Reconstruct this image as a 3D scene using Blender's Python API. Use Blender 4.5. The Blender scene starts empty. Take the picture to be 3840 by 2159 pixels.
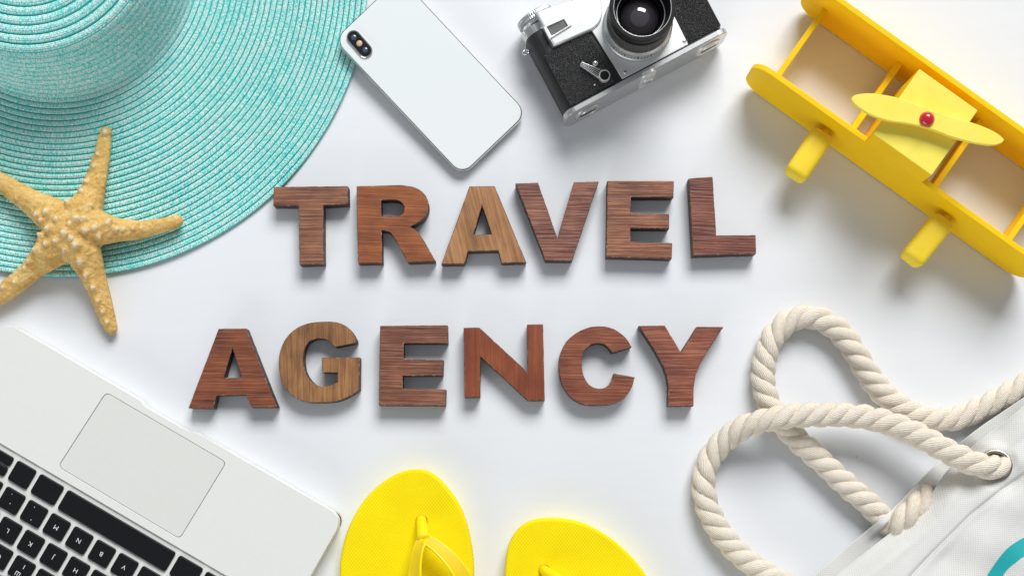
import bpy, bmesh, math, random
import numpy as np
from mathutils import Vector, Matrix
R = math.radians
random.seed(7); RNG = np.random.default_rng(7)
scene = bpy.context.scene
COL = scene.collection

# ------------------------------------------------------------------ camera, world, light, exposure
S = 0.8/3840                      # metres per photograph pixel on the table top
H = 1.0                           # camera height over the table
NX, NY = 1920.0, 1780.0           # photograph pixel straight below the camera
CAMY = (1079.5-NY)*S
cd = bpy.data.cameras.new('camera'); cam = bpy.data.objects.new('camera', cd); COL.objects.link(cam)
cd.sensor_width = 36.0; cd.lens = 36.0*H/0.8; cd.shift_y = (NY-1079.5)/3840
cd.clip_start = 0.05; cd.clip_end = 50
cam.location = (0, CAMY, H); cam.rotation_euler = (0, 0, 0)
scene.camera = cam
world = bpy.data.worlds.new("World"); scene.world = world; world.use_nodes = True
bg = world.node_tree.nodes['Background']
bg.inputs[0].default_value = (0.90, 0.95, 1.0, 1); bg.inputs[1].default_value = 0.27
def area(name, loc, target, sx, sy, power, col):
    l = bpy.data.lights.new(name, 'AREA'); l.shape = 'RECTANGLE'; l.size = sx; l.size_y = sy
    l.energy = power; l.color = col
    o = bpy.data.objects.new(name, l); COL.objects.link(o); o.location = loc
    o.rotation_euler = (Vector(target)-Vector(loc)).to_track_quat('-Z', 'Y').to_euler()
    return o
area('window_light', (1.15, 4.25, 3.95), (0.0, 0.0, 0.0), 3.3, 2.7, 398.0, (1.0, 0.995, 0.985))
area('room_fill_light', (-1.3, -2.4, 0.75), (0.0, 0.0, 0.05), 3.0, 0.9, 29.0, (1.0, 0.99, 0.98))
scene.view_settings.view_transform = 'Standard'; scene.view_settings.look = 'None'
scene.view_settings.exposure = 0.0; scene.view_settings.gamma = 1.0
scene.view_settings.use_curve_mapping = False
scene.render.engine = 'CYCLES'
scene.cycles.max_bounces = 8

# ------------------------------------------------------------------ helpers
def W(px, py, z=0.0):
    """world point at height z seen at photograph pixel (px, py)"""
    x = (px-1920)*S; y = (1079.5-py)*S; k = 1-z/H
    return Vector((x*k, CAMY+(y-CAMY)*k, z))
class Zm:
    """pixel coordinates measured in an enlarged crop of the photograph"""
    def __init__(s, ox, oy, f): s.ox, s.oy, s.f = ox, oy, f
    def px(s, x, y): return (s.ox+x/s.f, s.oy+y/s.f)
    def w(s, x, y, z=0.0): return W(*s.px(x, y), z)
    def loop(s, pts, z): return [tuple(s.w(x, y, z)[:2]) for x, y in pts]
    def len(s, d, z=0.0): return d/s.f*S*(1-z/H)

def empty(name, loc, label, cat, group=None):
    o = bpy.data.objects.new(name, None); COL.objects.link(o); o.location = loc
    o.empty_display_size = 0.01
    tag(o, label, cat, group); return o
def tag(o, label=None, cat=None, group=None, kind=None):
    if label: o['label'] = label
    if cat: o['category'] = cat
    if group: o['group'] = group
    if kind: o['kind'] = kind
    return o
def origin(p):
    v = Vector((0, 0, 0))
    while p is not None: v = v+Vector(p.location); p = p.parent
    return v
def link(name, me, mats, parent=None, smooth=False):
    if not isinstance(mats, (list, tuple)): mats = [mats]
    if not me.materials:
        for m in mats: me.materials.append(m)
    o = bpy.data.objects.new(name, me); COL.objects.link(o)
    if parent is not None: o.parent = parent
    if smooth: me.polygons.foreach_set('use_smooth', [True]*len(me.polygons))
    return o
def build(name, V, F, mats, parent=None, smooth=False, midx=None, loc=None):
    """mesh object from world coordinates"""
    off = origin(parent) if parent is not None else Vector(loc or (0, 0, 0))
    me = bpy.data.meshes.new(name)
    me.from_pydata([tuple(Vector(v)-off) for v in V], [], [tuple(f) for f in F]); me.update()
    o = link(name, me, mats, parent, smooth)
    if midx is not None: me.polygons.foreach_set('material_index', midx)
    if parent is None: o.location = off
    return o
def fast_mesh(name, V, F):
    """numpy mesh, F all the same size"""
    me = bpy.data.meshes.new(name); n = F.shape[1]
    me.vertices.add(len(V)); me.vertices.foreach_set('co', np.asarray(V, np.float32).ravel())
    me.loops.add(F.size); me.loops.foreach_set('vertex_index', F.astype(np.int32).ravel())
    me.polygons.add(len(F)); me.polygons.foreach_set('loop_start', np.arange(0, F.size, n, dtype=np.int32))
    me.update(calc_edges=True); return me
def area2(p): return 0.5*sum(p[i-1][0]*p[i][1]-p[i][0]*p[i-1][1] for i in range(len(p)))
def ext(name, loops, z0, z1, bev, mats, parent=None, loc=None, bres=2, smooth=False, side_idx=None):
    """extruded 2-D outline with holes and rounded edges; loops in world xy"""
    cu = bpy.data.curves.new('tmp', 'CURVE'); cu.dimensions = '2D'; cu.fill_mode = 'BOTH'
    cu.extrude = max((z1-z0)/2-bev, 1e-5); cu.bevel_depth = bev; cu.bevel_resolution = bres; cu.offset = -bev
    for i, lp in enumerate(loops):
        lp = list(lp)
        if (area2(lp) < 0) == (i == 0): lp = lp[::-1]
        sp = cu.splines.new('POLY'); sp.points.add(len(lp)-1); sp.use_cyclic_u = True
        for k, (x, y) in enumerate(lp): sp.points[k].co = (x, y, 0, 1)
    o = bpy.data.objects.new('tmp', cu); COL.objects.link(o)
    dg = bpy.context.evaluated_depsgraph_get(); dg.update()
    me = bpy.data.meshes.new_from_object(o.evaluated_get(dg)); me.name = name
    bpy.data.objects.remove(o); bpy.data.curves.remove(cu)
    me.materials.clear()
    off = origin(parent) if parent is not None else Vector(loc or (0, 0, 0))
    me.transform(Matrix.Translation(Vector((0, 0, (z0+z1)/2))-off))
    bm = bmesh.new(); bm.from_mesh(me); bmesh.ops.remove_doubles(bm, verts=bm.verts, dist=1e-6)
    bmesh.ops.recalc_face_normals(bm, faces=bm.faces); bm.to_mesh(me); bm.free()
    ob = link(name, me, mats, parent, smooth)
    if parent is None: ob.location = off
    if side_idx is not None:
        me.polygons.foreach_set('material_index', [side_idx if abs(p.normal.z) < 0.35 else (2 if p.normal.z < 0.97 else 0) for p in me.polygons])
    return ob
def round_poly(pts, r, n=6):
    out = []; m = len(pts)
    for i in range(m):
        p0, p1, p2 = (Vector(pts[i-1][:2]), Vector(pts[i][:2]), Vector(pts[(i+1) % m][:2]))
        a = (p0-p1); b = (p2-p1); rr = min(r, a.length*0.45, b.length*0.45)
        A = p1+a.normalized()*rr; B = p1+b.normalized()*rr
        for k in range(n+1):
            t = k/n; q = A*(1-t)**2+p1*2*t*(1-t)+B*t*t; out.append((q.x, q.y))
    return out
def chaikin(pts, it=2, lim=38):
    for _ in range(it):
        out = []; m = len(pts)
        for i in range(m):
            p0, p1, p2 = (Vector(pts[i-1]), Vector(pts[i]), Vector(pts[(i+1) % m]))
            a = (p1-p0); b = (p2-p1)
            ang = math.degrees(a.angle(b)) if a.length and b.length else 0
            if ang > lim: out.append(tuple(p1))
            else: out.append(tuple(p1-a*0.25)); out.append(tuple(p1+b*0.25))
        pts = out
    return pts
def rough(pts, step, amp, seed):
    """resample an outline and let it wander a little, as sawn by hand"""
    rng = np.random.default_rng(seed); P = []
    for i in range(len(pts)):
        a = np.array(pts[i]); b = np.array(pts[(i+1) % len(pts)]); L = np.linalg.norm(b-a)
        n = max(1, int(L/step))
        for k in range(n): P.append(a+(b-a)*k/n)
    P = np.array(P); m = len(P)
    nz = rng.normal(size=(m, 2))
    nz = (nz+np.roll(nz, 1, 0)+np.roll(nz, -1, 0))/1.7+0.5*rng.normal(size=(m, 2))
    return [tuple(p) for p in P+nz*amp]
def catmull(P, step):
    P = np.array(P, float); out = []
    Q = np.vstack([2*P[0]-P[1], P, 2*P[-1]-P[-2]])
    for i in range(1, len(Q)-2):
        p0, p1, p2, p3 = Q[i-1], Q[i], Q[i+1], Q[i+2]
        n = max(2, int(np.linalg.norm(p2-p1)/step))
        for k in range(n):
            t = k/n
            out.append(0.5*((2*p1)+(-p0+p2)*t+(2*p0-5*p1+4*p2-p3)*t*t+(-p0+3*p1-3*p2+p3)*t**3))
    out.append(Q[-2]); return np.array(out)
def lathe(prof, n, c, axis=(0, 0, 1), xdir=(1, 0, 0), rfun=None):
    """prof: list of (r, h) along axis from c"""
    ax = Vector(axis).normalized(); X = Vector(xdir); X = (X-ax*X.dot(ax)).normalized(); Y = ax.cross(X)
    V = []; F = []; c = Vector(c)
    for i, (r, h) in enumerate(prof):
        for k in range(n):
            a = 2*math.pi*k/n; rr = r if rfun is None else rfun(i, k, r)
            V.append(c+ax*h+X*(rr*math.cos(a))+Y*(rr*math.sin(a)))
    for i in range(len(prof)-1):
        for k in range(n):
            k2 = (k+1) % n
            F.append((i*n+k, i*n+k2, (i+1)*n+k2, (i+1)*n+k))
    if prof[0][0] > 1e-7: F.append(tuple(range(n))[::-1])
    if prof[-1][0] > 1e-7: F.append(tuple((len(prof)-1)*n+k for k in range(n)))
    return V, F
def tube(P, rad, n=10, up=(0, 0, 1), cap=True, squash=1.0):
    P = [Vector(p) for p in P]; V = []; F = []; m = len(P)
    for i, p in enumerate(P):
        t = (P[min(i+1, m-1)]-P[max(i-1, 0)]).normalized(); u = Vector(up)
        N = (u-t*u.dot(t)); N = N.normalized() if N.length > 1e-4 else Vector((1, 0, 0)); B = t.cross(N)
        r = rad[i] if hasattr(rad, '__len__') else rad
        for k in range(n):
            a = 2*math.pi*k/n; V.append(p+B*(r*math.cos(a))+N*(r*squash*math.sin(a)))
    for i in range(m-1):
        for k in range(n):
            k2 = (k+1) % n; F.append((i*n+k, i*n+k2, (i+1)*n+k2, (i+1)*n+k))
    if cap: F.append(tuple(range(n))[::-1]); F.append(tuple((m-1)*n+k for k in range(n)))
    return V, F
def joinvf(*parts):
    V = []; F = []
    for v, f in parts:
        o = len(V); V += list(v); F += [tuple(i+o for i in g) for g in f]
    return V, F
def hexa(c):
    """8 corners: bottom 0-3, top 4-7"""
    return list(c), [(3, 2, 1, 0), (4, 5, 6, 7), (0, 1, 5, 4), (1, 2, 6, 5), (2, 3, 7, 6), (3, 0, 4, 7)]
def bevel_obj(o, w, seg=2, ang=35):
    bm = bmesh.new(); bm.from_mesh(o.data)
    bmesh.ops.recalc_face_normals(bm, faces=bm.faces)
    E = [e for e in bm.edges if len(e.link_faces) == 2 and math.degrees(e.calc_face_angle(0)) > ang]
    bmesh.ops.bevel(bm, geom=E, offset=w, segments=seg, profile=0.5, affect='EDGES', clamp_overlap=True)
    bm.to_mesh(o.data); bm.free(); return o

# ------------------------------------------------------------------ materials
def newmat(name):
    m = bpy.data.materials.new(name); m.use_nodes = True
    return m, m.node_tree, m.node_tree.nodes['Principled BSDF']
def node(nt, t, **kw):
    n = nt.nodes.new(t)
    for k, v in kw.items(): setattr(n, k, v)
    return n
def noise(nt, scale, detail=4, rough_=0.55, sx=(1, 1, 1), rot=(0, 0, 0), coord='Object', dist=0.0):
    tc = node(nt, 'ShaderNodeTexCoord'); mp = node(nt, 'ShaderNodeMapping')
    mp.inputs['Scale'].default_value = sx; mp.inputs['Rotation'].default_value = rot
    nt.links.new(tc.outputs[coord], mp.inputs[0])
    n = node(nt, 'ShaderNodeTexNoise'); n.inputs['Scale'].default_value = scale
    n.inputs['Detail'].default_value = detail; n.inputs['Roughness'].default_value = rough_
    n.inputs['Distortion'].default_value = dist
    nt.links.new(mp.outputs[0], n.inputs['Vector']); return n
def ramp(nt, src, stops):
    r = node(nt, 'ShaderNodeValToRGB'); e = r.color_ramp.elements
    while len(e) < len(stops): e.new(0.5)
    for el, (p, c) in zip(e, stops): el.position = p; el.color = (*c, 1)
    nt.links.new(src, r.inputs[0]); return r
def bump(nt, b, src, strength, dist, prev=None):
    n = node(nt, 'ShaderNodeBump'); n.inputs['Strength'].default_value = strength; n.inputs['Distance'].default_value = dist
    nt.links.new(src, n.inputs['Height'])
    if prev is not None: nt.links.new(prev.outputs[0], n.inputs['Normal'])
    nt.links.new(n.outputs[0], b.inputs['Normal']); return n
def simple(name, col, rough_=0.5, metal=0.0, var=0.06, vs=60, bs=0.0, bscale=400, bd=0.0004, coat=0.0, spec=0.5, sx=(1, 1, 1), rvar=0.0):
    m, nt, b = newmat(name)
    n = noise(nt, vs, 5, 0.6, sx)
    c = Vector(col)
    rp = ramp(nt, n.outputs[0], [(0.25, tuple(c*(1-var))), (0.75, tuple(Vector([min(1, x*(1+var)) for x in c])))])
    nt.links.new(rp.outputs[0], b.inputs['Base Color'])
    b.inputs['Roughness'].default_value = rough_; b.inputs['Metallic'].default_value = metal
    b.inputs['Coat Weight'].default_value = coat; b.inputs['Specular IOR Level'].default_value = spec
    if rvar:
        mr = node(nt, 'ShaderNodeMapRange'); mr.inputs['To Min'].default_value = rough_-rvar; mr.inputs['To Max'].default_value = rough_+rvar
        nt.links.new(n.outputs[0], mr.inputs[0]); nt.links.new(mr.outputs[0], b.inputs['Roughness'])
    if bs: bump(nt, b, noise(nt, bscale, 3, 0.6, sx).outputs[0], bs, bd)
    return m

# white painted table
M_table, nt, b = newmat('painted_table')
n1 = noise(nt, 3.0, 6, 0.6, (1, 2.2, 1)); n2 = noise(nt, 70, 6, 0.7, (0.18, 1, 1))
mx = node(nt, 'ShaderNodeMix', data_type='FLOAT'); mx.inputs[0].default_value = 0.45
nt.links.new(n1.outputs[0], mx.inputs[2]); nt.links.new(n2.outputs[0], mx.inputs[3])
rp = ramp(nt, mx.outputs[0], [(0.3, (0.785, 0.812, 0.850)), (0.7, (0.825, 0.846, 0.878))])
vo = node(nt, 'ShaderNodeTexVoronoi'); vo.inputs['Scale'].default_value = 16
tc = node(nt, 'ShaderNodeTexCoord'); nt.links.new(tc.outputs['Object'], vo.inputs['Vector'])
sp = ramp(nt, vo.outputs['Distance'], [(0.0, (1, 1, 1)), (0.022, (0, 0, 0))])
mc = node(nt, 'ShaderNodeMix', data_type='RGBA'); mc.inputs[7].default_value = (0.42, 0.42, 0.44, 1)
ml = node(nt, 'ShaderNodeMath', operation='MULTIPLY'); ml.inputs[1].default_value = 0.55
nt.links.new(sp.outputs[0], ml.inputs[0]); nt.links.new(ml.outputs[0], mc.inputs[0])
nt.links.new(rp.outputs[0], mc.inputs[6]); nt.links.new(mc.outputs[2], b.inputs['Base Color'])
b.inputs['Roughness'].default_value = 0.55
bump(nt, b, n2.outputs[0], 0.22, 0.0007)

def wood(name, dark, mid, light, vertical=False, ang=0.0, seed=0, ridge=0.6, scale=1.0):
    m, nt, b = newmat(name)
    rot = (0, 0, R(90 if vertical else 0)+ang)
    tc = node(nt, 'ShaderNodeTexCoord'); mp = node(nt, 'ShaderNodeMapping')
    mp.inputs['Rotation'].default_value = rot; mp.inputs['Location'].default_value = (seed*1.7, seed*0.9, seed*0.31)
    nt.links.new(tc.outputs['Object'], mp.inputs[0])
    def nz(sc, sx, det, dist=0):
        q = node(nt, 'ShaderNodeMapping'); q.inputs['Scale'].default_value = sx; nt.links.new(mp.outputs[0], q.inputs[0])
        t = node(nt, 'ShaderNodeTexNoise'); t.inputs['Scale'].default_value = sc*scale; t.inputs['Detail'].default_value = det
        t.inputs['Distortion'].default_value = dist
        nt.links.new(q.outputs[0], t.inputs['Vector']); return t
    big = nz(1, (14, 520, 40), 2, 0.4); fine = nz(1, (70, 1500, 60), 3, 0.3); blot = nz(1, (38, 60, 38), 3)
    a1 = node(nt, 'ShaderNodeMix', data_type='FLOAT'); a1.inputs[0].default_value = 0.45
    nt.links.new(big.outputs[0], a1.inputs[2]); nt.links.new(fine.outputs[0], a1.inputs[3])
    a2 = node(nt, 'ShaderNodeMix', data_type='FLOAT'); a2.inputs[0].default_value = 0.42
    nt.links.new(a1.outputs[0], a2.inputs[2]); nt.links.new(blot.outputs[0], a2.inputs[3])
    rp = ramp(nt, a2.outputs[0], [(0.35, dark), (0.50, mid), (0.65, light)])
    nt.links.new(rp.outputs[0], b.inputs['Base Color'])
    b.inputs['Roughness'].default_value = 0.48
    bp = bump(nt, b, big.outputs[0], 0.8*ridge, 0.0012); bump(nt, b, fine.outputs[0], 0.5*ridge, 0.0006, bp)
    return m
M_worn, nt, b = newmat('worn_wood_edge')
rp = ramp(nt, noise(nt, 330, 4, 0.7).outputs[0], [(0.36, (0.07, 0.032, 0.020)), (0.55, (0.19, 0.08, 0.048)), (0.72, (0.55, 0.42, 0.32))])
nt.links.new(rp.outputs[0], b.inputs['Base Color']); b.inputs['Roughness'].default_value = 0.6
M_darkedge = simple('dark_wood_edge', (0.045, 0.022, 0.014), 0.6, var=0.4, vs=150, bs=0.3, bscale=900)  # darker brown for the letter sides and the crack

def straw(name, stops):
    m, nt, b = newmat(name)
    g = node(nt, 'ShaderNodeNewGeometry')
    n = noise(nt, 26, 3, 0.5)
    mx = node(nt, 'ShaderNodeMix', data_type='FLOAT'); mx.inputs[0].default_value = 0.35
    nt.links.new(g.outputs['Random Per Island'], mx.inputs[2]); nt.links.new(n.outputs[0], mx.inputs[3])
    rp = ramp(nt, mx.outputs[0], stops); nt.links.new(rp.outputs[0], b.inputs['Base Color'])
    b.inputs['Roughness'].default_value = 0.5; b.inputs['Specular IOR Level'].default_value = 0.35
    return m
M_straw = straw('dyed_straw', [(0.16, (0.12, 0.76, 0.72)), (0.34, (0.47, 0.955, 0.925)), (0.58, (0.74, 0.985, 0.965)), (0.82, (0.97, 0.98, 0.93))])
M_strawbase = simple('dyed_straw_core', (0.10, 0.62, 0.59), 0.7, var=0.3, vs=900)

# ------------------------------------------------------------------ the table
build('table_surface', [(-1.6, -1.3, 0), (1.6, -1.3, 0), (1.6, 1.5, 0), (-1.6, 1.5, 0), (-1.6, -1.3, -0.03), (1.6, -1.3, -0.03), (1.6, 1.5, -0.03), (-1.6, 1.5, -0.03)],
      [(0, 1, 2, 3), (7, 6, 5, 4), (0, 4, 5, 1), (1, 5, 6, 2), (2, 6, 7, 3), (3, 7, 4, 0)], M_table)['kind'] = 'structure'

# ------------------------------------------------------------------ wooden letters
LT = 0.013
zTR, zAV, zEL = Zm(1000, 660, 4.022), Zm(1640, 660, 4.022), Zm(2240, 640, 4.022)
zAG, zEN, zCY = Zm(690, 1180, 4.022), Zm(1400, 1180, 4.022), Zm(2080, 1180, 4.022)
RB = ((0.075, 0.024, 0.014), (0.17, 0.055, 0.028), (0.31, 0.115, 0.06))
LETTERS = [
 ('brown grained wooden letter T, first letter of TRAVEL, touching the hat brim', zTR,
  [[(105,165),(1225,150),(1232,425),(857,440),(862,1330),(495,1335),(480,448),(100,445)]],
  ((0.085,0.036,0.024),(0.20,0.085,0.052),(0.36,0.18,0.115)), False, 0, 0.9),
 ('orange brown wooden letter R with rounded bowl in TRAVEL', zTR,
  [[(1355,150),(1700,145),(1950,132),(2100,140),(2250,170),(2360,240),(2430,340),(2450,450),(2430,560),(2370,640),(2280,710),(2160,765),(2230,800),(2310,880),(2390,1000),(2470,1140),(2550,1285),(2130,1300),(2040,1140),(1960,990),(1900,885),(1840,835),(1780,820),(1735,825),(1745,1310),(1380,1315),(1360,700)],
   [(1725,365),(1900,355),(2000,370),(2060,420),(2080,490),(2060,560),(2000,600),(1930,605),(1730,605)]],
  ((0.11,0.034,0.014),(0.25,0.078,0.026),(0.37,0.135,0.045)), False, 0.03, 0.35),
 ('light tan wooden letter A between R and V in TRAVEL', zAV,
  [[(485,155),(865,150),(1340,1300),(970,1310),(915,1125),(465,1135),(410,1325),(60,1330)], [(675,445),(817,877),(548,880)]],
  ((0.17,0.078,0.032),(0.35,0.165,0.062),(0.50,0.26,0.11)), True, -0.25, 0.25),
 ('purplish brown ridged wooden letter V in TRAVEL', zAV,
  [[(1178,112),(1520,100),(1810,935),(2060,90),(2435,85),(2035,1275),(1630,1275)]],
  ((0.075,0.027,0.022),(0.17,0.064,0.050),(0.33,0.15,0.115)), False, 0, 1.0),
 ('reddish brown wooden letter E with a dark crack, before the L of TRAVEL', zEL,
  [[(150,155),(1155,155),(1150,400),(505,400),(500,640),(1085,655),(1085,875),(500,870),(500,1070),(1130,1090),(1125,1325),(135,1300)]],
  ((0.095,0.033,0.021),(0.215,0.083,0.048),(0.36,0.165,0.095)), False, 0, 0.9),
 ('dark maroon wooden letter L, tilted, last letter of TRAVEL', zEL,
  [[(1380,115),(1740,90),(1795,975),(2390,970),(2395,1250),(1445,1280)]],
  ((0.070,0.018,0.014),(0.145,0.040,0.028),(0.24,0.085,0.058)), False, 0.04, 0.8),
 ('red brown wooden letter A, first letter of AGENCY, near the laptop', zAG,
  [[(520,210),(935,205),(1405,1395),(1010,1395),(945,1205),(490,1215),(440,1415),(65,1405)], [(730,495),(872,947),(600,950)]],
  ((0.075,0.022,0.013),(0.185,0.055,0.026),(0.30,0.105,0.048)), False, 0, 0.8),
 ('yellowish brown streaked wooden letter G in AGENCY', zAG,
  [[(2280,485),(2570,430),(2607,411),(2600,370),(2560,290),(2490,200),(2400,140),(2290,105),(2050,100),(1880,120),(1720,180),(1600,270),(1500,400),(1440,560),(1425,720),(1440,900),(1490,1060),(1580,1180),(1700,1270),(1830,1310),(1920,1325),(2250,1320),(2400,1275),(2550,1200),(2645,1130),(2650,640),(2075,645),(2085,870),(2315,870),(2315,1010),(2200,1060),(2090,1080),(1990,1060),(1900,980),(1830,870),(1800,740),(1800,600),(1840,450),(1920,380),(2020,350),(2110,360),(2190,400),(2250,460)]],
  ((0.095,0.045,0.025),(0.22,0.112,0.055),(0.38,0.215,0.095)), True, 0, 0.6),
 ('dark brown ridged wooden letter E between G and N in AGENCY', zEN,
  [[(100,165),(1120,155),(1125,430),(455,430),(460,660),(1055,680),(1050,915),(445,920),(445,1110),(1095,1125),(1090,1370),(80,1365)]],
  ((0.070,0.026,0.019),(0.165,0.062,0.040),(0.30,0.13,0.085)), False, 0.02, 0.9),
 ('smooth rust red wooden letter N in AGENCY', zEN,
  [[(1360,195),(1600,190),(2325,860),(2320,145),(2560,140),(2585,1290),(2330,1290),(1615,630),(1610,1240),(1375,1245)]],
  ((0.115,0.026,0.013),(0.20,0.050,0.022),(0.28,0.085,0.036)), True, 0, 0.25),
 ('rust brown rounded wooden letter C in AGENCY', zCY,
  [[(1160,490),(1120,410),(1050,320),(950,240),(830,185),(680,165),(520,185),(370,240),(230,340),(130,460),(70,620),(60,780),(80,950),(130,1100),(220,1220),(330,1310),(450,1355),(560,1365),(750,1360),(880,1345),(1000,1290),(1110,1190),(1170,1080),(1210,940),(895,880),(880,960),(830,1050),(760,1100),(670,1115),(570,1090),(490,1020),(440,930),(410,800),(410,650),(440,550),(520,460),(640,420),(740,435),(820,500),(870,575)]],
  ((0.105,0.030,0.019),(0.20,0.060,0.034),(0.31,0.115,0.062)), False, 0.02, 0.5),
 ('rust red wooden letter Y, last letter of AGENCY', zCY,
  [[(1270,165),(1660,160),(1905,565),(2150,180),(2550,180),(2100,850),(2095,1375),(1715,1375),(1720,860)]],
  ((0.100,0.028,0.020),(0.20,0.058,0.036),(0.33,0.13,0.080)), False, 0, 0.7),
]
for i, (lab, zz, loops, cols, vert, ang, ridge) in enumerate(LETTERS):
    if i != 2: cols = [(c[0]*1.12, c[1]*1.00, c[2]*0.80) for c in cols]
    m = wood('stained_wood_%d' % i, *cols, vertical=vert, ang=ang, seed=i+1, ridge=ridge)
    Ls = []
    for k, lp in enumerate(loops):
        w = zz.loop(chaikin(lp, 2), LT)
        Ls.append(rough(w, 0.0016, 0.00004, i*10+k))
    cx = sum(p[0] for p in Ls[0])/len(Ls[0]); cy = sum(p[1] for p in Ls[0])/len(Ls[0])
    o = ext('wooden_letter', Ls, 0.0002, LT, 0.0005, [m, M_darkedge, M_worn], loc=(cx, cy, 0), bres=1, side_idx=1)
    tag(o, lab, 'letter', 'wooden letters spelling TRAVEL AGENCY')
    if i == 4: ext('crack', [zz.loop([(300, 189), (350, 185), (420, 184), (492, 188), (420, 195), (350, 195)], LT)], LT-0.0006, LT+0.00012, 0.00002, M_darkedge, o)

# ------------------------------------------------------------------ straw hat
HC = W(223.6, -140, 0.004)
hat = empty('straw_hat', (HC.x, HC.y, 0), 'turquoise wide brimmed straw sun hat lying under the starfish', 'hat')
RIM = 0.2452; BASE = 0.1115
def brim_z(r):
    t = (RIM-r)/(RIM-BASE); return 0.0022+0.009*max(t, 0)**1.6
def braid_row(parent, a, c, bulge, ncol, nseg=300, st=1.0, base_m=None):
    """one stitched braid round the hat; a, c = (r, z) of its two edges"""
    a = np.array(a); c = np.array(c); d = c-a; wd = np.linalg.norm(d); d = d/wd
    nrm = np.array([-d[1], d[0]]);
    if nrm[1] < 0: nrm = -nrm
    if abs(d[1]) > 0.9: nrm = np.array([abs(nrm[0]), nrm[1]])
    us = np.linspace(0, 1, 6); prof = [a+d*wd*u+nrm*bulge*(1-(2*u-1)**2) for u in us]
    prof = [a-nrm*0.0012]+prof+[c-nrm*0.0012]
    th = np.linspace(0, 2*np.pi, nseg, endpoint=False)
    V = np.concatenate([np.stack([p[0]*np.cos(th), p[0]*np.sin(th), np.full(nseg, p[1])], 1) for p in prof])
    m = len(prof); k = np.arange(nseg); k2 = (k+1) % nseg
    F4 = np.concatenate([np.stack([i*nseg+k, i*nseg+k2, (i+1)*nseg+k2, (i+1)*nseg+k], 1) for i in range(m-1)])
    F = np.concatenate([F4[:, [0, 1, 2]], F4[:, [0, 2, 3]]]); nb = len(F)
    VV = [V]; FF = [F]; off = len(V)
    for j in range(ncol):
        u = 0.5+((j+0.5)/ncol-0.5)*0.90; p = a+d*wd*u+nrm*(bulge*(1-(2*u-1)**2)+0.00005)
        sl = nrm*1.0-d*(2*u-1)*-0.9; sl = nrm+d*(2*u-1)*0.9; sl /= np.linalg.norm(sl)
        tg = np.array([sl[1], -sl[0]]);
        if tg @ d < 0: tg = -tg
        n = max(8, int(2*np.pi*p[0]/(0.00125*st)))
        ph = np.linspace(0, 2*np.pi, n, endpoint=False)+RNG.uniform(0, 1)*0.02
        ph = ph+RNG.normal(size=n)*0.00018/p[0]
        cs, sn = np.cos(ph), np.sin(ph)
        C = np.stack([p[0]*cs, p[0]*sn, np.full(n, p[1])], 1)
        Tn = np.stack([-sn, cs, 0*cs], 1)
        Rd = np.stack([tg[0]*cs, tg[0]*sn, np.full(n, tg[1])], 1)
        Nn = np.stack([sl[0]*cs, sl[0]*sn, np.full(n, sl[1])], 1)
        al = (0.80 if j % 2 == 0 else -0.80)+RNG.normal(size=n)*0.13
        L = (wd/ncol)*0.74*(1+RNG.normal(size=n)*0.10); w = 0.00050*st*(1+RNG.normal(size=n)*0.12)
        ca, sa = np.cos(al)[:, None], np.sin(al)[:, None]
        ax = Tn*ca+Rd*sa; bx = -Tn*sa+Rd*ca
        hh = (0.00040*(1+RNG.normal(size=n)*0.25))[:, None]
        C = C+Nn*(RNG.normal(size=n)*0.00006)[:, None]
        P = np.stack([C+ax*L[:, None], C+bx*w[:, None], C-ax*L[:, None], C-bx*w[:, None], C+ax*L[:, None]*0.35+Nn*hh, C-ax*L[:, None]*0.35+Nn*hh], 1)
        base = off+np.arange(n)*6
        f = np.concatenate([np.stack([base+x, base+y, base+z], 1) for x, y, z in ((0, 1, 4), (1, 5, 4), (1, 2, 5), (2, 3, 5), (3, 4, 5), (3, 0, 4))])
        VV.append(P.reshape(-1, 3)); FF.append(f); off += n*6
    V = np.concatenate(VV); F = np.concatenate(FF)
    q = np.arctan2(V[:, 1], V[:, 0]); rr = np.hypot(V[:, 0], V[:, 1]); fl = np.clip((rr-0.10)/0.14, 0, 1)     # hand-made: not quite round, brim not quite flat
    V = V*np.stack([1+fl*(-0.022*np.exp(-((q-0.02)/0.33)**2)+0.0015*np.sin(2*q+1)+0.0016*np.sin(5*q+0.4)+0.0008*np.sin(11*q+rr*300))]*2+[np.ones(len(q))], 1)
    V[:, 2] += fl*(0.0009*(1+np.sin(3*q+0.7))+0.00025*(1+np.sin(17*q+rr*90)))
    me = fast_mesh('braid_row', V, F)
    me.materials.append(base_m or M_strawbase); me.materials.append(M_straw)
    mi = np.ones(len(F), np.int32); mi[:nb] = 0; me.polygons.foreach_set('material_index', mi)
    return link('braid_row', me, None, parent)
# brim: a thin core sheet with thirty stitched rows on it
NB = 30; edges = [RIM-(RIM-BASE)*i/NB for i in range(NB+1)]
V, F = lathe([(BASE-0.004, brim_z(BASE)-0.0008), (0.16, brim_z(0.16)-0.0012), (0.20, brim_z(0.2)-0.0012), (RIM-0.0085, brim_z(RIM-0.0085)-0.0010), (RIM-0.0085, brim_z(RIM-0.0085)-0.0020), (0.2, brim_z(0.2)-0.002), (BASE-0.004, brim_z(BASE)-0.002)], 240, (HC.x, HC.y, 0))
brim = build('brim', V, F[:-2], M_strawbase, hat)
for i in range(NB):
    r0, r1 = edges[i], edges[i+1]
    braid_row(brim, (r0-0.00022, brim_z(r0)), (r1+0.00022, brim_z(r1)-0.0002), 0.00075, 3)
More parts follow.
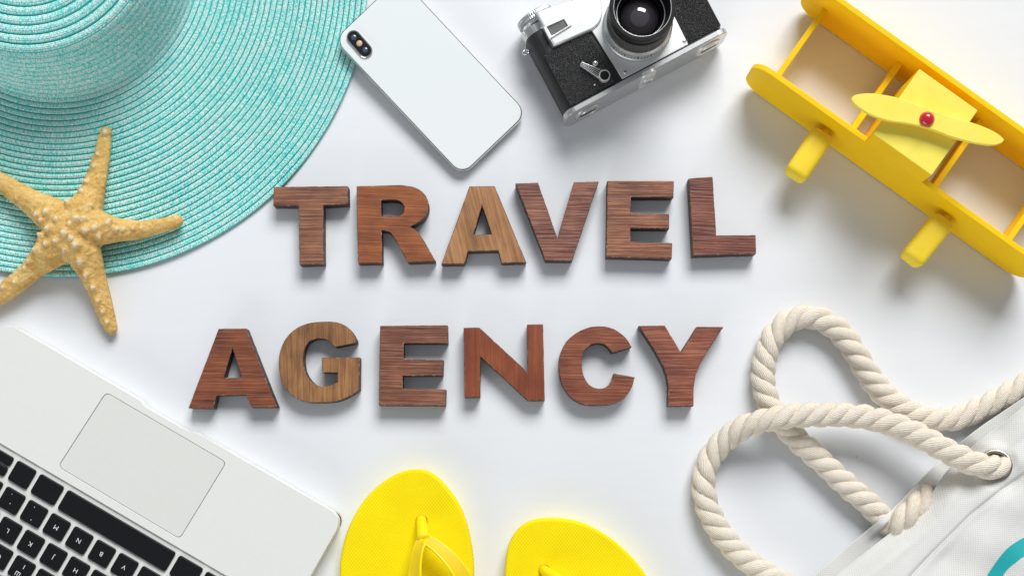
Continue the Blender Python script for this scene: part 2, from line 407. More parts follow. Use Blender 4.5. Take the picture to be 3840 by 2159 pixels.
# crown: wall and top
wallp = [(BASE, brim_z(BASE)), (0.1085, 0.0135), (0.1065, 0.0175), (0.1050, 0.0235), (0.1035, 0.0300), (0.1020, 0.0365), (0.1006, 0.0430), (0.0993, 0.0490), (0.0980, 0.0550), (0.0966, 0.0605), (0.0948, 0.0655), (0.0920, 0.0700)]
top = [(0.0920, 0.0700), (0.0862, 0.0727), (0.0798, 0.0741), (0.0734, 0.0752), (0.0670, 0.0762), (0.0606, 0.0771), (0.0542, 0.0779), (0.0478, 0.0786), (0.0414, 0.0792), (0.0350, 0.0797), (0.0286, 0.0801), (0.0222, 0.0804), (0.0158, 0.0806), (0.0094, 0.0807), (0.003, 0.0808)]
V, F = lathe([(r-0.002, z-0.0015) for r, z in wallp+top[1:]], 180, (HC.x, HC.y, 0))
crown = build('crown', V, F[:-2], M_strawbase, hat)
for i in range(len(wallp)-1): braid_row(crown, wallp[i], wallp[i+1], 0.0003, 4)
for i in range(len(top)-1): braid_row(crown, top[i], (top[i+1][0]+0.0003, top[i+1][1]-0.0009), 0.0013, 4)

# ------------------------------------------------------------------ starfish
M_star, nt, b = newmat('dried_starfish')
n1 = noise(nt, 90, 5, 0.6); n2 = noise(nt, 700, 3, 0.6)
rp = ramp(nt, n1.outputs[0], [(0.3, (0.64, 0.37, 0.085)), (0.55, (0.83, 0.55, 0.18)), (0.75, (0.90, 0.68, 0.32))])
at = node(nt, 'ShaderNodeAttribute', attribute_name='knob')
mc = node(nt, 'ShaderNodeMix', data_type='RGBA'); mc.inputs[7].default_value = (0.95, 0.86, 0.68, 1)
nt.links.new(at.outputs['Fac'], mc.inputs[0]); nt.links.new(rp.outputs[0], mc.inputs[6])
sp = ramp(nt, n2.outputs[0], [(0.35, (0.62, 0.55, 0.48)), (0.6, (1, 1, 1))])
mm = node(nt, 'ShaderNodeMix', data_type='RGBA', blend_type='MULTIPLY'); mm.inputs[0].default_value = 0.55
nt.links.new(mc.outputs[2], mm.inputs[6]); nt.links.new(sp.outputs[0], mm.inputs[7])
nt.links.new(mm.outputs[2], b.inputs['Base Color']); b.inputs['Roughness'].default_value = 0.75
bump(nt, b, n2.outputs[0], 0.7, 0.0012)
zS = Zm(0, 420, 1.646)
def starfish():
    c = (430, 740, 108)
    arms = [
     [(430,740,112),(518,630,98),(570,500,66),(600,390,55),(628,280,46),(645,180,38),(654,128,34)],
     [(430,740,112),(585,718,98),(720,728,66),(850,730,52),(980,706,42),(1055,688,38),(1095,672,34)],
     [(430,740,112),(512,862,98),(572,1000,68),(618,1130,57),(658,1250,46),(686,1332,36)],
     [(430,740,112),(328,850,96),(225,950,63),(120,1040,56),(40,1105,52),(-60,1175,46),(-140,1230,34)],
     [(430,740,112),(328,642,100),(210,565,70),(100,495,58),(0,428,52),(-80,380,44),(-150,340,32)]]
    zoff = [(7, 7), (7, 7), (7, 1), (7, 1), (7, 8)]
    bm = bmesh.new()
    def ball(x, y, r, lift, fl):
        rr = zS.len(r)*1.16; z = lift+rr*fl
        p = zS.w(x, y, z)
        bmesh.ops.create_icosphere(bm, subdivisions=2, radius=1.0, matrix=Matrix.Translation(p) @ Matrix.Diagonal((rr, rr, rr*fl, 1)))
    ball(430, 735, 112, 0.0075, 0.80)
    for arm, (za, zb) in zip(arms, zoff):
        for i in range(len(arm)-1):
            for k in range(5):
                t = k/5; q = [arm[i][j]*(1-t)+arm[i+1][j]*t for j in range(3)]
                f = (i+t)/(len(arm)-1)
                ball(q[0], q[1], q[2], (za+(zb-za)*f)*0.001, 0.88)
        ball(*arm[-1], zb*0.001, 0.9)
    me = bpy.data.meshes.new('t'); bm.to_mesh(me); bm.free()
    o = bpy.data.objects.new('t', me); COL.objects.link(o)
    md = o.modifiers.new('r', 'REMESH'); md.mode = 'VOXEL'; md.voxel_size = 0.0011
    sm = o.modifiers.new('s', 'SMOOTH'); sm.iterations = 9; sm.factor = 0.5
    dg = bpy.context.evaluated_depsgraph_get(); dg.update()
    m2 = bpy.data.meshes.new_from_object(o.evaluated_get(dg)); bpy.data.objects.remove(o)
    n = len(m2.vertices); co = np.empty(n*3); m2.vertices.foreach_get('co', co); co = co.reshape(-1, 3)
    no = np.empty(n*3); m2.vertex_normals.foreach_get('vector', no); no = no.reshape(-1, 3)
    kn = [(455,585,26),(335,645,23),(275,655,22),(350,745,24),(280,775,20),(450,775,24),(520,690,28),(565,755,24),(620,740,24),(510,840,28),(440,870,20),(255,865,24),(330,835,20),(525,505,17),(590,600,16),(690,700,22),(735,735,18),(775,735,16),(548,440,18),(590,345,16),(610,265,16),(525,935,26),(550,1010,22),(585,1085,22),(605,1165,18),(630,1230,16),(650,1290,16),(200,930,20),(165,970,18),(95,1050,18),(640,785,20),(488,805,22),(300,690,16),(830,725,14),(880,722,13),(650,128,20),(400,690,18),(390,820,18),(20,1085,18),(560,690,22),(480,720,16)]
    wgt = np.zeros(n); disp = np.zeros(n)
    for x, y, r in kn:
        p = zS.w(x, y, 0.016); rr = zS.len(r)*(1.4 if (x-430)**2+(y-740)**2 < 190**2 else 1.2)
        d2 = (co[:, 0]-p.x)**2+(co[:, 1]-p.y)**2
        g = np.exp(-d2/(rr*rr*0.55))*(no[:, 2] > 0.15)
        disp = np.maximum(disp, g*rr*0.95); wgt = np.maximum(wgt, np.clip(g*1.5-0.62, 0, 1)*0.9)
    # low ridge of small bumps down each arm, sunken flanks
    sm_ = RNG.normal(size=n)*0.00006
    low = 0.0009*np.sin(co[:, 0]*760+2*np.sin(co[:, 1]*420))*np.sin(co[:, 1]*690+1.5*np.sin(co[:, 0]*380))+0.0006*np.sin(co[:, 0]*900+np.sin(co[:, 1]*700)*2)*np.sin(co[:, 1]*850+np.sin(co[:, 0]*600))
    co = co+no*(disp+sm_+0.45*low*(no[:, 2] > 0))[:, None]
    m2.vertices.foreach_set('co', co.ravel()); m2.update()
    a = m2.attributes.new('knob', 'FLOAT', 'POINT'); a.data.foreach_set('value', wgt.astype(np.float32))
    cx = zS.w(430, 740, 0); m2.transform(Matrix.Translation((-cx.x, -cx.y, 0)))
    ob = link('starfish', m2, M_star, None, True); ob.location = (cx.x, cx.y, 0)
    tag(ob, 'knobbly tan dried starfish with five arms lying on the hat brim', 'starfish')
starfish()

# ------------------------------------------------------------------ smartphone
M_chrome = simple('polished_steel', (0.80, 0.79, 0.77), 0.12, 1.0, var=0.03)
M_glassback, nt, b = newmat('white_glass')
b.inputs['Base Color'].default_value = (0.84, 0.875, 0.88, 1); b.inputs['Roughness'].default_value = 0.12
b.inputs['Coat Weight'].default_value = 0.3
n1 = noise(nt, 12, 3); rp = ramp(nt, n1.outputs[0], [(0.3, (0.83, 0.875, 0.885)), (0.7, (0.85, 0.89, 0.90))]); nt.links.new(rp.outputs[0], b.inputs['Base Color'])
M_lensblack = simple('phone_camera_glass', (0.012, 0.012, 0.016), 0.12, var=0.2)
M_lensblue = simple('phone_lens_glass', (0.06, 0.08, 0.13), 0.05, var=0.2, coat=1.0)
M_flash = simple('phone_flash', (0.62, 0.42, 0.26), 0.25, var=0.25, vs=600)
zP = Zm(1200, 0, 2.194)
def phone():
    u2, v2 = Vector((.690, .724)), Vector((.724, -.690))      # crop directions: along the phone, across it
    def uv(u, v): q = u2*u+v2*v; return q.x, q.y
    ul, vl = (325+1846)/2, (596-146)/2
    tilt = 0.0052/0.1436
    cz = 0.0007+0.0026+0.0077
    C = zP.w(*uv(ul, vl), cz)
    U = Vector((u2.x, -u2.y, -tilt)).normalized(); Vv = Vector((v2.x, -v2.y, 0)).normalized()
    N = U.cross(Vv); N = N if N.z > 0 else -N; Vv = N.cross(U)
    root = empty('smartphone', (C.x, C.y, 0), 'white glass backed smartphone lying face down, one corner on the hat brim', 'phone')
    Lh, Wh, T, rc = 0.1436/2, 0.0709/2, 0.0077, 0.0108
    def rr(inset, n=10, e=1.0):
        a, bb, r = Lh-inset, Wh-inset, rc-inset; P = []
        for cx, cy, s in ((a-r, bb-r, 0), (-(a-r), bb-r, 1), (-(a-r), -(bb-r), 2), (a-r, -(bb-r), 3)):
            for k in range(n+1):
                t = (s+k/n)*math.pi/2; P.append((cx+r*math.cos(t), cy+r*math.sin(t)))
        return P
    def shell(rings):
        V = []; F = []; n = len(rr(0))
        for ins, h in rings:
            for x, y in rr(ins): V.append(C+U*x+Vv*y+N*h)
        for i in range(len(rings)-1):
            for k in range(n): F.append((i*n+k, i*n+(k+1) % n, (i+1)*n+(k+1) % n, (i+1)*n+k))
        F.append(tuple(range(n))[::-1]); F.append(tuple((len(rings)-1)*n+k for k in range(n)))
        return V, F
    V, F = shell([(0.0016, -T), (0.0006, -T+0.0006), (0.0001, -T+0.0018), (0, -T/2), (0.0001, -0.0018), (0.0005, -0.0008), (0.0009, -0.0005)])
    build('steel_frame', V, F, M_chrome, root, True)
    V, F = shell([(0.0010, -0.0012), (0.0010, -0.0003), (0.0014, -0.00004), (0.0024, 0)])
    build('back_panel', V, F, M_glassback, root)
    V, F = shell([(0.0005, -0.0009), (0.0005, -0.00042), (0.0013, -0.00042), (0.0013, -0.0009)]); build('edge_dark_reflection', V, F, M_lensblack, root)  # added black ring standing for the dark reflection along the steel edge
    zC = Zm(1240, 60, 7.24)
    def loc(x, y):
        p = zC.w(x, y, cz+0.002)-C; return p.dot(U), p.dot(Vv)
    c1 = loc(630, 600); c2 = loc(940, 950)
    def stad(r, h0, h1, inner=None, n=14):
        d = Vector(c2)-Vector(c1); d.normalize(); a0 = math.atan2(d.y, d.x)
        def ring(rad):
            P = []
            for k in range(n+1): t = a0+math.pi/2+math.pi*k/n; P.append((c1[0]+rad*math.cos(t), c1[1]+rad*math.sin(t)))
            for k in range(n+1): t = a0-math.pi/2+math.pi*k/n; P.append((c2[0]+rad*math.cos(t), c2[1]+rad*math.sin(t)))
            return P
        V = []; F = []; rings = [(r, h0), (r, h1-0.0003), (r-0.0003, h1)]
        if inner: rings += [(inner, h1), (inner, h1-0.0003)]
        for rad, h in rings:
            for x, y in ring(rad): V.append(C+U*x+Vv*y+N*h)
        m = 2*(n+1)
        for i in range(len(rings)-1):
            for k in range(m): F.append((i*m+k, i*m+(k+1) % m, (i+1)*m+(k+1) % m, (i+1)*m+k))
        F.append(tuple((len(rings)-1)*m+k for k in range(m)))
        return V, F
    V, F = stad(0.0056, -0.0001, 0.0014, 0.0048)
    mod = build('camera_module', V, F, M_chrome, root)
    V, F = stad(0.00475, 0.0006, 0.00125)
    build('camera_glass', V, F, M_lensblack, mod)
    def disc(name, x, y, r, h, m, prof):
        p = loc(x, y); q = C+U*p[0]+Vv*p[1]+N*h
        V, F = lathe([(r*a, r*bb) for a, bb in prof], 20, q, N, U); build(name, V, F, m, mod, True)
    dome = [(1, 0), (0.9, 0.10), (0.6, 0.2), (0.3, 0.25), (0.0, 0.27)]
    disc('lens', 632, 605, 0.0023, 0.00126, M_lensblue, dome)
    disc('lens', 943, 940, 0.0022, 0.00126, M_lensblue, dome)
    disc('flash', 785, 765, 0.0024, 0.00126, M_flash, dome)
    disc('microphone', 925, 780, 0.0005, 0.00126, simple('mic_hole', (0.01, 0.006, 0.006), 0.6), dome)
    # power button on the long edge that faces down-left
    def edgebox(u0, u1, name):
        p0 = zP.w(*uv(u0, -150), cz)-C; p1 = zP.w(*uv(u1, -150), cz)-C
        x0, x1 = p0.dot(U), p1.dot(U); V = []
        for h in (-T/2-0.0012, -T/2+0.0012):
            for x, y in ((x0, -Wh-0.0005), (x1, -Wh-0.0005), (x1, -Wh+0.001), (x0, -Wh+0.001)): V.append(C+U*x+Vv*y+N*h)
        o = build(name, *hexa(V), M_chrome, root); bevel_obj(o, 0.0003)
    edgebox(662, 815, 'side_button')
phone()

# ------------------------------------------------------------------ film camera
M_leather, nt, b = newmat('black_leatherette')
vo = node(nt, 'ShaderNodeTexVoronoi'); vo.inputs['Scale'].default_value = 900
tc = node(nt, 'ShaderNodeTexCoord'); nt.links.new(tc.outputs['Object'], vo.inputs['Vector'])
rp = ramp(nt, vo.outputs['Distance'], [(0.1, (0.03, 0.03, 0.032)), (0.6, (0.006, 0.006, 0.007))]); nt.links.new(rp.outputs[0], b.inputs['Base Color'])
b.inputs['Roughness'].default_value = 0.34; b.inputs['Specular IOR Level'].default_value = 0.6
bump(nt, b, vo.outputs['Distance'], 1.0, -0.0011)
M_satin = simple('satin_chrome', (0.64, 0.65, 0.65), 0.32, 0.9, var=0.05, vs=200, bs=0.08, bscale=3000)
M_satin2 = simple('satin_aluminium', (0.78, 0.79, 0.79), 0.36, 0.6, var=0.05, vs=150)
M_black = simple('black_enamel', (0.006, 0.006, 0.007), 0.45, var=0.25, vs=300, spec=0.22)
M_blackplastic = simple('black_vinyl', (0.016, 0.016, 0.017), 0.5, var=0.2, vs=300, bs=0.1)
M_vglass = simple('viewfinder_glass', (0.17, 0.17, 0.17), 0.2, var=0.4, vs=120)
M_lensglass, nt, b = newmat('coated_lens_glass')
b.inputs['Base Color'].default_value = (0.055, 0.046, 0.060, 1); b.inputs['Roughness'].default_value = 0.03; b.inputs['Coat Weight'].default_value = 1.0
b.inputs['Specular IOR Level'].default_value = 0.9
zK = Zm(1900, 0, 2.861)
def film_camera():
    ZF = 0.034
    O = zK.w(630, 1190, ZF); mm = zK.len(1, ZF)      # metres per crop pixel on the front plane
    a = Vector((.883, .469, 0)).normalized(); bd = Vector((.469, -.883, 0)).normalized(); up = Vector((0, 0, 1))
    def AB(x, y): return ((x-630)*.883-(y-1190)*.469, (x-630)*.469+(y-1190)*.883)
    def P(A, B, z): return O+a*(A*mm)+bd*(B*mm)+up*(z-ZF)
    root = empty('film_camera', P(900, -400, 0)*1.0, 'vintage silver and black film camera lying on its back, lens up', 'camera')
    root.location.z = 0
    def box(name, A0, A1, B0, B1, z0, z1, m, parent=root, bev=0.0005, seg=2):
        V = [P(A0, B0, z0), P(A1, B0, z0), P(A1, B1, z0), P(A0, B1, z0), P(A0, B0, z1), P(A1, B0, z1), P(A1, B1, z1), P(A0, B1, z1)]
        o = build(name, *hexa(V), m, parent)
        return bevel_obj(o, bev, seg)
    def slab(name, pts, z0, z1, m, parent=root, bev=0.0004, **kw):      # outline in (A, B)
        lp = [tuple(P(A, B, z1)[:2]) for A, B in pts]
        return ext(name, [lp], z0, z1, bev, m, parent, **kw)
    # body: rounded ends, profile in (A, z), swept along B
    LA = 1930
    def prof(A0, A1, z0, z1, r, n=7):
        r_ = r/mm; out = []
        for cx, cz, s in ((A1-r_, z1-r, 0), (A0+r_, z1-r, 1), (A0+r_, z0+r, 2), (A1-r_, z0+r, 3)):
            for k in range(n+1):
                t = (s+k/n)*math.pi/2; out.append((cx+r_*math.cos(t), cz+r*math.sin(t)))
        return out
    def sweep(name, A0, A1, B0, B1, z0, z1, r, m, parent=root, smooth=True):
        pr = prof(A0, A1, z0, z1, r); n = len(pr); e = 8
        V = []
        for B in (B0, B0+e, B1-e, B1):
            sh = 1 if B in (B0, B1) else 0
            for A, z in pr:
                cA, cz = (A0+A1)/2, (z0+z1)/2
                V.append(P(A+(cA-A)*0.004*sh, B, z+(cz-z)*0.03*sh))
        F = [(i*n+k, i*n+(k+1) % n, (i+1)*n+(k+1) % n, (i+1)*n+k) for i in range(3) for k in range(n)]
        F += [tuple(range(n))[::-1], tuple(3*n+k for k in range(n))]
        o = build(name, V, F, m, parent, False)
        bm = bmesh.new(); bm.from_mesh(o.data); bmesh.ops.recalc_face_normals(bm, faces=bm.faces); bm.to_mesh(o.data); bm.free()
        return o
    sweep('body', 2, LA, -905, 0, 0.0004, ZF-0.0012, 0.0105, M_blackplastic)
    # leatherette sheets on the front
    slab('leather_panel', round_poly([(75, -640), (612, -640), (612, -18), (75, -18)], 20), ZF-0.0016, ZF-0.0002, M_leather)
    slab('leather_panel', round_poly([(1332, -900), (1905, -900), (1905, -22), (1332, -22)], 14), ZF-0.0016, ZF-0.0002, M_leather)
    # bottom plate
    bp = sweep('bottom_plate', -24, LA+30, 0, 62, 0.0002, ZF+0.0002, 0.0085, M_satin)
    bevel_obj(bp, 0.0009, 2, 50)
    # knobs on the bottom face: axis along bd
    def knob(name, A, r, h, m, z=0.0165, slot=True, parent=root, prof_=None):
        pf = prof_ or [(r, -0.0005), (r, h*0.5), (r*0.93, h), (r*0.80, h), (r*0.76, h*0.6), (r*0.60, h*0.6), (r*0.57, h), (0, h)]
        V, F = lathe(pf, 36, P(A, 62, z), bd, a); return build(name, V, F, m, parent, False)
    k1 = knob('rewind_knob', 1742, 0.0108, 0.0012, M_satin2); k2 = knob('lock_knob', 250, 0.0105, 0.0012, M_satin)
    tl = knob('tripod_socket', 1010, 0.0062, 0.0020, M_satin, prof_=[(0.0062, 0), (0.0062, 0.0016), (0.0052, 0.002), (0.0036, 0.002), (0.0034, -0.003), (0, -0.003)])
    sweep('socket_lug', 890, 1070, 30, 78, 0.004, ZF+0.0012, 0.004, M_satin2)
    for kk, A in ((k1, 1742), (k2, 250)):
        V = [P(A-90, 60, 0.0153), P(A+90, 60, 0.0153), P(A+90, 82, 0.0153), P(A-90, 82, 0.0153), P(A-90, 60, 0.0177), P(A+90, 60, 0.0177), P(A+90, 82, 0.0177), P(A-90, 82, 0.0177)]
        build('coin_slot', *hexa(V), M_black, kk)
    # front silver plate carrying the lens
    pl = [AB(600, -160), AB(915, 338), AB(1240, 852), AB(1948, 482), AB(1795, 175), AB(1560, -300)]
    slab('lens_plate', round_poly(pl, 8, 3), ZF-0.0010, ZF+0.0009, M_satin2)
    for x, y in ((1270, 778), (1905, 450)):
        V, F = lathe([(0.0014, 0), (0.0014, 0.0003), (0.0011, 0.0006), (0, 0.0007)], 16, P(*AB(x, y), ZF+0.0009)); s = build('screw', V, F, M_satin, root)
        A, B = AB(x, y)
        V = [P(A-15, B-3, ZF+0.0014), P(A+15, B-3, ZF+0.0014), P(A+15, B+3, ZF+0.0014), P(A-15, B+3, ZF+0.0014), P(A-15, B-3, ZF+0.00175), P(A+15, B-3, ZF+0.00175), P(A+15, B+3, ZF+0.00175), P(A-15, B+3, ZF+0.00175)]
        build('screw_slot', *hexa(V), M_black, s)
    # top housing with viewfinder: raised silver block, slanted left end, rounded right end
    hz = ZF+0.0030
    tp = [(205, -684), (205, -1090), (960, -1090)]
    rc = [AB(1000, -60), AB(1018, 60), AB(1025, 170), AB(1000, 260), AB(920, 330), AB(880, 345)]
    outl = [(210, -660)]+[(210, -1080)]+rc
    slab('top_housing', chaikin(outl, 2, 50), ZF-0.012, hz, M_satin2, bev=0.0011, bres=2)
    sweep('top_plate', 5, 640, -1015, -905, 0.001, ZF-0.0065, 0.0095, M_satin)
    # slanted side with two screws
    V = [P(208, -655, ZF-0.02), P(208, -925, ZF-0.02), P(208, -925, hz-0.0010), P(208, -655, hz-0.0010),
         P(110, -655, ZF-0.019), P(110, -925, ZF-0.019), P(118, -925, ZF-0.016), P(118, -655, ZF-0.016)]
    sl = build('slanted_side', V, [(0, 1, 2, 3), (4, 7, 6, 5), (0, 3, 7, 4), (1, 5, 6, 2), (2, 6, 7, 3), (0, 4, 5, 1)], M_satin, root)
    bevel_obj(sl, 0.0003, 1)
    nrm = (P(208, -655, hz)-P(118, -655, ZF-0.016)).cross(bd); nrm = nrm.normalized(); nrm = nrm if nrm.z > 0 else -nrm
    for B in (-870, -720):
        q = P(160, B, ZF-0.0062); V, F = lathe([(0.0013, 0), (0.0013, 0.0004), (0.0008, 0.0007), (0, 0.0007)], 14, q, nrm); build('screw', V, F, M_satin2, root)
    # viewfinder window in a raised frame
    wq = [AB(428, 312), AB(612, 228), AB(655, 300), AB(478, 410)]
    cx = sum(q[0] for q in wq)/4; cy = sum(q[1] for q in wq)/4
    def sc(f): return [(cx+(q[0]-cx)*f, cy+(q[1]-cy)*f) for q in wq]
    lo = [tuple(P(A, B, hz)[:2]) for A, B in sc(1.34)]; li = [tuple(P(A, B, hz)[:2]) for A, B in wq]
    wf = ext('viewfinder_frame', [lo, li], hz-0.0004, hz+0.0013, 0.00035, M_satin2, root)
    lg = [tuple(P(A, B, hz)[:2]) for A, B in sc(0.99)]
    ext('viewfinder_glass', [lg], hz-0.0006, hz+0.0002, 0.0001, M_vglass, wf)
    # lens, a stack of turned rings
    c = zK.w(1396, 304, ZF); n = 72
    def ring(name, prof_, m, parent=root, smooth=False, rfun=None, nn=n):
        V, F = lathe(prof_, nn, (c.x, c.y, 0), rfun=rfun); return build(name, V, F[:-2], m, parent, smooth)
    def up_(pf): return [(r, ZF+h) for r, h in pf]
    lens = ring('lens_barrel', up_([(0.0262, 0), (0.0262, 0.0050), (0.0255, 0.0056), (0.0249, 0.0056), (0.0249, 0.0062), (0.0256, 0.0066), (0.0256, 0.0140), (0.0244, 0.0166), (0.0225, 0.0166)]), M_satin)
    kn = ring('knurled_ring', up_([(0.0240, 0.0167), (0.0240, 0.0270), (0.0232, 0.0285), (0.0200, 0.0285)]), simple('dark_knurled_metal', (0.10, 0.10, 0.095), 0.4, 0.6), lens, rfun=lambda i, k, r: r*(1.0 if k % 2 else 0.972), nn=160)
    ring('black_ring', up_([(0.0212, 0.0285), (0.0212, 0.0320), (0.0222, 0.0330), (0.0222, 0.0345)]), M_black, lens)
    ring('lens_hood', up_([(0.0214, 0.0335), (0.0236, 0.0345), (0.0240, 0.0358), (0.0240, 0.0408), (0.0236, 0.0425), (0.0214, 0.0425), (0.0203, 0.0405), (0.0178, 0.0300), (0.0172, 0.0296), (0.0162, 0.0250), (0.0156, 0.0246), (0.0145, 0.0228)]), M_black, lens)
    V, F = lathe([(0.018*math.sin(t), ZF+0.0300-0.018*(1-math.cos(t))) for t in np.linspace(0.945, 0, 16)], 64, (c.x, c.y, 0))
    build('front_glass', V, F, M_lensglass, lens, True)
    V, F = lathe(up_([(0.0212, 0.0424), (0.0209, 0.0430), (0.0205, 0.0424)]), 72, (c.x, c.y, 0)); build('bright_rim', V, F[:-2], M_satin, lens, True)
    V, F = lathe(up_([(0.0180, 0.0301), (0.0176, 0.0304), (0.0172, 0.0299)]), 72, (c.x, c.y, 0)); build('inner_rim', V, F[:-2], M_satin, lens, True)
    # scale ticks on the silver ring
    Vt = []; Ft = []
    for k in range(64):
        t = 2*math.pi*k/64; rd = Vector((math.cos(t), math.sin(t), 0)); tg = Vector((-rd.y, rd.x, 0)); L = 0.0046 if k % 4 == 0 else 0.0024
        q = Vector((c.x, c.y, ZF+0.0075))+rd*0.02562
        w_ = 0.00022 if k % 4 else 0.0004
        cs = [q-tg*w_, q+tg*w_, q+tg*w_-rd*0.0004, q-tg*w_-rd*0.0004]; cs += [v+up*L for v in cs]
        v, f = hexa(cs); o_ = len(Vt); Vt += v; Ft += [tuple(i+o_ for i in g) for g in f]
    tk = build('scale_marks', Vt, Ft, M_black, lens); tk['kind'] = 'stuff'
    # self-timer lever
    p0 = AB(808, 702); p1 = AB(1046, 830)
    d = Vector(p1)-Vector(p0); d.normalize(); nn_ = Vector((-d.y, d.x))
    arm = [tuple(Vector(p0)+nn_*22-d*16), tuple(Vector(p0)-nn_*22-d*16), tuple(Vector(p1)-nn_*52), tuple(Vector(p1)+nn_*52)]
    lev = slab('timer_lever', round_poly(arm, 14), ZF+0.0002, ZF+0.0030, M_satin2, bev=0.0004)
    ar2 = [tuple(Vector(p0)+nn_*15-d*8), tuple(Vector(p0)-nn_*15-d*8), tuple(Vector(p1)-nn_*42-d*55), tuple(Vector(p1)+nn_*42-d*55)]
    slab('lever_inlay', ar2, ZF+0.0026, ZF+0.0033, M_black, lev, bev=0.0001)
    for j in range(-1, 3):
        q0 = Vector(p0)+nn_*(j-0.5)*8; q1 = Vector(p1)-d*58+nn_*(j-0.5)*21
        e = nn_*1.6
        slab('lever_groove', [tuple(q0+e), tuple(q0-e), tuple(q1-e), tuple(q1+e)], ZF+0.0030, ZF+0.0035, M_satin2, lev, bev=0.00005)
    V, F = lathe([(0.0044, ZF), (0.0044, ZF+0.0040), (0.0041, ZF+0.0046), (0.0037, ZF+0.0046), (0.0036, ZF+0.0040), (0, ZF+0.0040)], 30, (P(*p1, 0).x, P(*p1, 0).y, 0)); build('lever_pivot', V, F, M_satin2, lev)
    V, F = lathe([(0.0034, ZF+0.00405), (0.0034, ZF+0.0044), (0, ZF+0.0045)], 24, (P(*p1, 0).x, P(*p1, 0).y, 0)); build('pivot_cap', V, F, M_black, lev)
    q = P(*AB(950, 686), 0); V, F = lathe([(0.0023, ZF-0.0005), (0.0023, ZF+0.0012), (0.0017, ZF+0.0019), (0, ZF+0.0021)], 20, (q.x, q.y, 0)); build('release_button', V, F, M_chrome, root, True)
    q = P(*AB(946, 910), 0); V, F = lathe([(0.0009, ZF-0.0005), (0.0009, ZF+0.0005), (0, ZF+0.0009)], 12, (q.x, q.y, 0)); build('rivet', V, F, M_chrome, root, True)
    # strap ring at the left end
    q = zK.w(208, 562, 0.020); V = []; nr = 28
    pts = [q+a*(0.0026*math.cos(t))+(bd*0.8+up*0.6)*(0.0026*math.sin(t)) for t in np.linspace(0, 2*math.pi, nr)]
    V, F = tube(pts, 0.0006, 8, cap=False); build('strap_ring', V, F, M_chrome, root, True)
    # knurled dial on the top, axis along -bd
    A, B = AB(345, 215)
    def rf(i, k, r): return r*(1.0 if (k % 2 or i in (0, 5)) else 0.975)
    q = P(226, -1036, 0.0165)
    V, F = lathe([(0.0120, -0.001), (0.0128, 0.0012), (0.0150, 0.0016), (0.0150, 0.0036), (0.0147, 0.0038), (0.0150, 0.0040), (0.0150, 0.0062), (0.0138, 0.0070), (0, 0.0070)], 110, q, -bd, a, rf)
    build('knurled_dial', V, F, M_satin, root)
film_camera()

